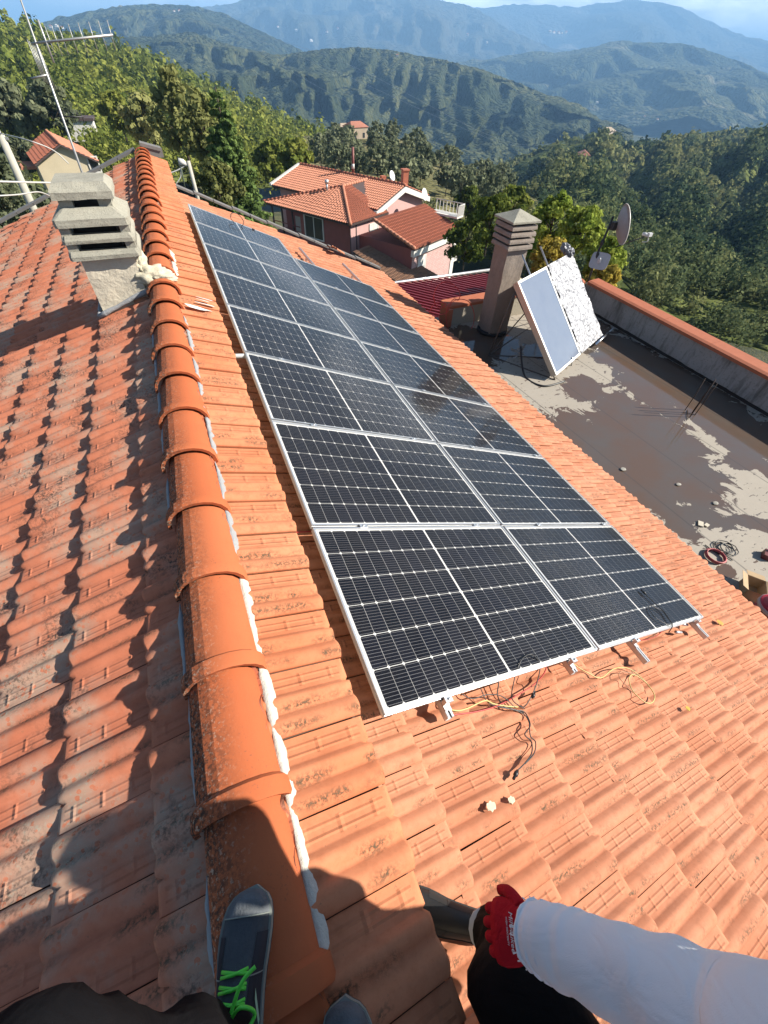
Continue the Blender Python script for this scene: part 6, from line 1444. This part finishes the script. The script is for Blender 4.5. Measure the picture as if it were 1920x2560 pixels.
E2 = [('hip', 'spine'), ('spine', 'chest'), ('chest', 'neck'), ('neck', 'head'), ('head', 'crown'), ('head', 'chin'), ('hip', 'hl'), ('hl', 'kl'), ('kl', 'al'), ('al', 'fl'), ('hip', 'hr'), ('hr', 'kr'), ('kr', 'ar'), ('ar', 'fr'), ('chest', 'sl'), ('sl', 'el'), ('el', 'wl'), ('chest', 'sr'), ('sr', 'er'), ('er', 'wr'), ('wr', 'h2')]
body(ph2, K, E2, dict(hip=(.14, .11), spine=(.13, .10), chest=(.15, .11), neck=.055, head=.085, crown=.07, chin=.035, hl=.075, kl=.055, al=.035, fl=.028, hr=.075, kr=.055, ar=.035, fr=.028, sl=.055, el=.042, wl=.028, sr=.055, er=.042, wr=.028, h2=.03), 'hip')
limb_obj('trousers', [limb([(.072, -.742, .00), (.055, -.765, .16), (.02, -.79, .34), K['kl'], (.05, -1.02, .58), K['hl'], (.24, -1.38, .68)], [.062, .078, .090, .098, .108, .115, .13], 22, .022, 13), limb([K['ar'], (.56, -1.34, -.02), K['kr'], (.46, -1.30, .42), K['hr'], (.25, -1.38, .68)], [.06, .07, .085, .10, .115, .13], 20, .014, 14)], M_TROU2, ph2)
FA = KE.lerp(KW, .5) + Vector((0, 0, -.015)); UA = KS.lerp(KE, .5) + Vector((.0, .0, -.02))
limb_obj('shirt', [limb([(.25, -1.36, .58), (.33, -1.25, .84), (.40, -1.02, 1.02), (.44, -.88, 1.16), (.45, -.84, 1.21)], [.17, .175, .185, .13, .07], 22, .012, 15), limb([Vector((.36, -.98, 1.08)), KS, UA, KE, FA, KE.lerp(KW, .82), KW], [.11, .090, .080, .072, .064, .056, .049], 26, .010, 16, 14, 7), limb([K['sr'], K['er'], K['wr']], [.085, .065, .05], 16, .01, 17)], M_SHIRT, ph2)
# ragged turned back cuff
m = MB(); cdir = (KW - KE).normalized(); cc = KW.copy(); a_ = cdir.orthogonal().normalized(); b_ = cdir.cross(a_)
for j, (o_, r_) in enumerate(((-.050, .0535), (-.026, .0525), (-.002, .0500))): m.tube([cc + cdir * o_ + (a_ * math.cos(t) + b_ * math.sin(t)) * (r_ + .0015 * math.sin(t * 9 + j)) for t in np.linspace(0, 2 * math.pi, 30)], .0045, 6)
g = random.Random(8)
for k in range(16):
    t = g.uniform(0, 6.28); p = cc + cdir * .004 + (a_ * math.cos(t) + b_ * math.sin(t)) * .050; m.tube([p, p + cdir * g.uniform(.004, .010) + (a_ * math.cos(t) + b_ * math.sin(t)) * g.uniform(.001, .006)], .0012, 4)
m.build('frayed_cuff', M_SHIRT, ph2)
# gloved hand on the knee: palm, four fingers, thumb
W_ = KW.copy(); hd = (at_dist(1222, 2322, 1.28) - KW).normalized(); pal = (CAM - KW); pal = (pal - hd * pal.dot(hd)).normalized(); acr = pal.cross(hd).normalized()
gm = MB(); st = [(-.030, .038, .032), (.0, .039, .032), (.02, .041, .030), (.045, .049, .027), (.075, .053, .024), (.095, .051, .021)]
vs = []; n = 18
for (t, a, b) in st:
    for k in range(n): an = 2 * math.pi * k / n; vs.append(W_ + hd * t + acr * (a * math.cos(an)) + pal * (b * math.sin(an)))
gm.add(vs, [(i * n + k, i * n + (k + 1) % n, (i + 1) * n + (k + 1) % n, (i + 1) * n + k) for i in range(len(st) - 1) for k in range(n)] + [tuple(range(n - 1, -1, -1)), tuple((len(st) - 1) * n + k for k in range(n))], True)
for i, (o_, ln) in enumerate(((-.033, .066), (-.011, .078), (.011, .074), (.032, .058))):
    p0 = W_ + hd * .088 + acr * o_; p1 = p0 + hd * ln * .45 - pal * .006; p2 = p1 + hd * ln * .30 - pal * .020; p3 = p2 + hd * ln * .16 - pal * .024
    gm.tube(spline([p0, p1, p2, p3], 5), [.0115, .0115, .011, .011, .0108, .0105, .0105, .010, .010, .0098, .0096, .0093, .009, .0085, .008, .005], 10)
p0 = W_ + hd * .025 - acr * .034; p1 = p0 + hd * .035 - acr * .024 - pal * .010; p2 = p1 + hd * .030 - acr * .006 - pal * .012
gm.tube(spline([p0, p1, p2, p2 + hd * .014], 5), [.015, .015, .0145, .014, .0135, .013, .0125, .012, .0115, .011, .011, .0105, .010, .0095, .009, .006], 10)
gl = gm.build('glove', M_GLOVE, ph2)
m = MB(); vs = []
for (t, a, b) in st[2:]:
    for k in range(9): an = math.pi + math.pi * k / 8; vs.append(W_ + hd * t + acr * (a * 1.02 * math.cos(an)) + pal * (b * 1.05 * math.sin(an)))
m.add(vs, [(i * 9 + k, i * 9 + k + 1, (i + 1) * 9 + k + 1, (i + 1) * 9 + k) for i in range(3) for k in range(8)], True)
for i, (o_, ln) in enumerate(((-.033, .066), (-.011, .078), (.011, .074), (.032, .058))):
    p0 = W_ + hd * (.088 + ln * .5) + acr * o_ - pal * .010; m.tube([p0, p0 + hd * ln * .22 - pal * .018, p0 + hd * ln * .40 - pal * .040], [.0105, .0108, .006], 8)
m.build('dark_palm_coat', M_GLOVE_D, gl)
def text_mesh(txt, size, o, ex_, ey_, mat, parent, shear=.0):
    cu = bpy.data.curves.new('txt', 'FONT'); cu.body = txt; cu.size = size; cu.shear = shear; cu.extrude = .0004; cu.align_x = 'CENTER'; cu.align_y = 'CENTER'; tmp = bpy.data.objects.new('tmp', cu); COL.objects.link(tmp); dg = bpy.context.evaluated_depsgraph_get(); me = bpy.data.meshes.new_from_object(tmp.evaluated_get(dg)); bpy.data.objects.remove(tmp); ex_ = Vector(ex_).normalized(); ey_ = Vector(ey_).normalized(); nz_ = ex_.cross(ey_)
    for v in me.vertices: v.co = Vector(o) + ex_ * v.co.x + ey_ * v.co.y + nz_ * v.co.z
    me.materials.clear(); me.materials.append(mat); ob = bpy.data.objects.new('printed_lettering', me); link(ob, parent); ob.matrix_parent_inverse = WM(parent).inverted(); return ob
vw = (CAM - W_).normalized(); tn = (vw - hd * vw.dot(hd)).normalized(); tx = tn.cross(hd).normalized()
def gpt(t, off): # point on the glove skin towards the camera
    i = float(np.interp(t, [s[0] for s in st], range(len(st)))); a = float(np.interp(t, [s[0] for s in st], [s[1] for s in st])); b = float(np.interp(t, [s[0] for s in st], [s[2] for s in st])); ca, cb = tn.dot(acr), tn.dot(pal); r_ = 1 / math.sqrt((ca / a) ** 2 + (cb / b) ** 2); return W_ + hd * t + tn * (r_ + off)
text_mesh('Milwaukee', .0135, gpt(.030, .0012), tx, -hd, simple('white_print', (.8, .8, .8), .6, 0, .02, 30, 0), gl, .25)
text_mesh('HIGH DEXTERITY', .0052, gpt(.043, .0012), tx, -hd, MATS['white_print'], gl)
M_SH2 = simple('black_leather', (.016, .015, .015), .6, 0, .2, 20); M_SO2 = simple('black_sole', (.02, .02, .02), .8)
shoe(ph2, (-.165, -.575), (.105, -.775), -.118, (M_SH2, M_SO2, M_SH2, M_MINT, M_SH2, M_SO2), .054, 1, False, False); shoe(ph2, (.44, -1.20), (.60, -1.45), -.335, (M_SH2, M_SO2, M_SH2, M_MINT, M_SH2, M_SO2), .054, 1, False, False)
m = MB(); m.tube([(.055, -.735, -.03), (.05, -.735, .02)], [.052, .056], 14); m.build('pale_sock', simple('pale_sock', (.62, .62, .66), .9), ph2)
hc = Vector((.50, -.74, 1.35)); m = MB(); bm = bmesh.new(); bmesh.ops.create_uvsphere(bm, u_segments=16, v_segments=10, radius=.108); m.add([hc + Vector((v.co.x * .86, v.co.y - .012, v.co.z * 1.05 + .02)) for v in bm.verts], [tuple(v.index for v in f.verts) for f in bm.faces if f.calc_center_median().z > 0 or f.calc_center_median().y < -.03], True); bm.free(); m.build('hair', M_HAIR, ph2)
# ------------------------------------------------------------------ air
hzv = max((max((o.matrix_world @ v.co).z for v in o.data.vertices) for o in COL.objects if o.name.startswith(('far_mountain', 'left_mountain', 'middle_hill'))), default=1000)
Z0_, Z1_ = -152.5, hzv + 12
hv = MB(); hv.box((0, 2000, (Z0_ + Z1_) / 2), (64000, 64000, Z1_ - Z0_)); hz = hv.build('haze', None)
t = NT('haze_air'); pv = t.n('ShaderNodeVolumePrincipled'); pv.inputs['Color'].default_value = (.31, .60, 1.0, 1); pv.inputs['Density'].default_value = 2.05e-4; pv.inputs['Anisotropy'].default_value = 0.0
t.l(pv.outputs['Volume'], t.o.inputs['Volume']); hz.data.materials.clear(); hz.data.materials.append(t.m); hz['kind'] = 'stuff'; hz['label'] = 'thin blue haze over the valley'; hz['category'] = 'haze'
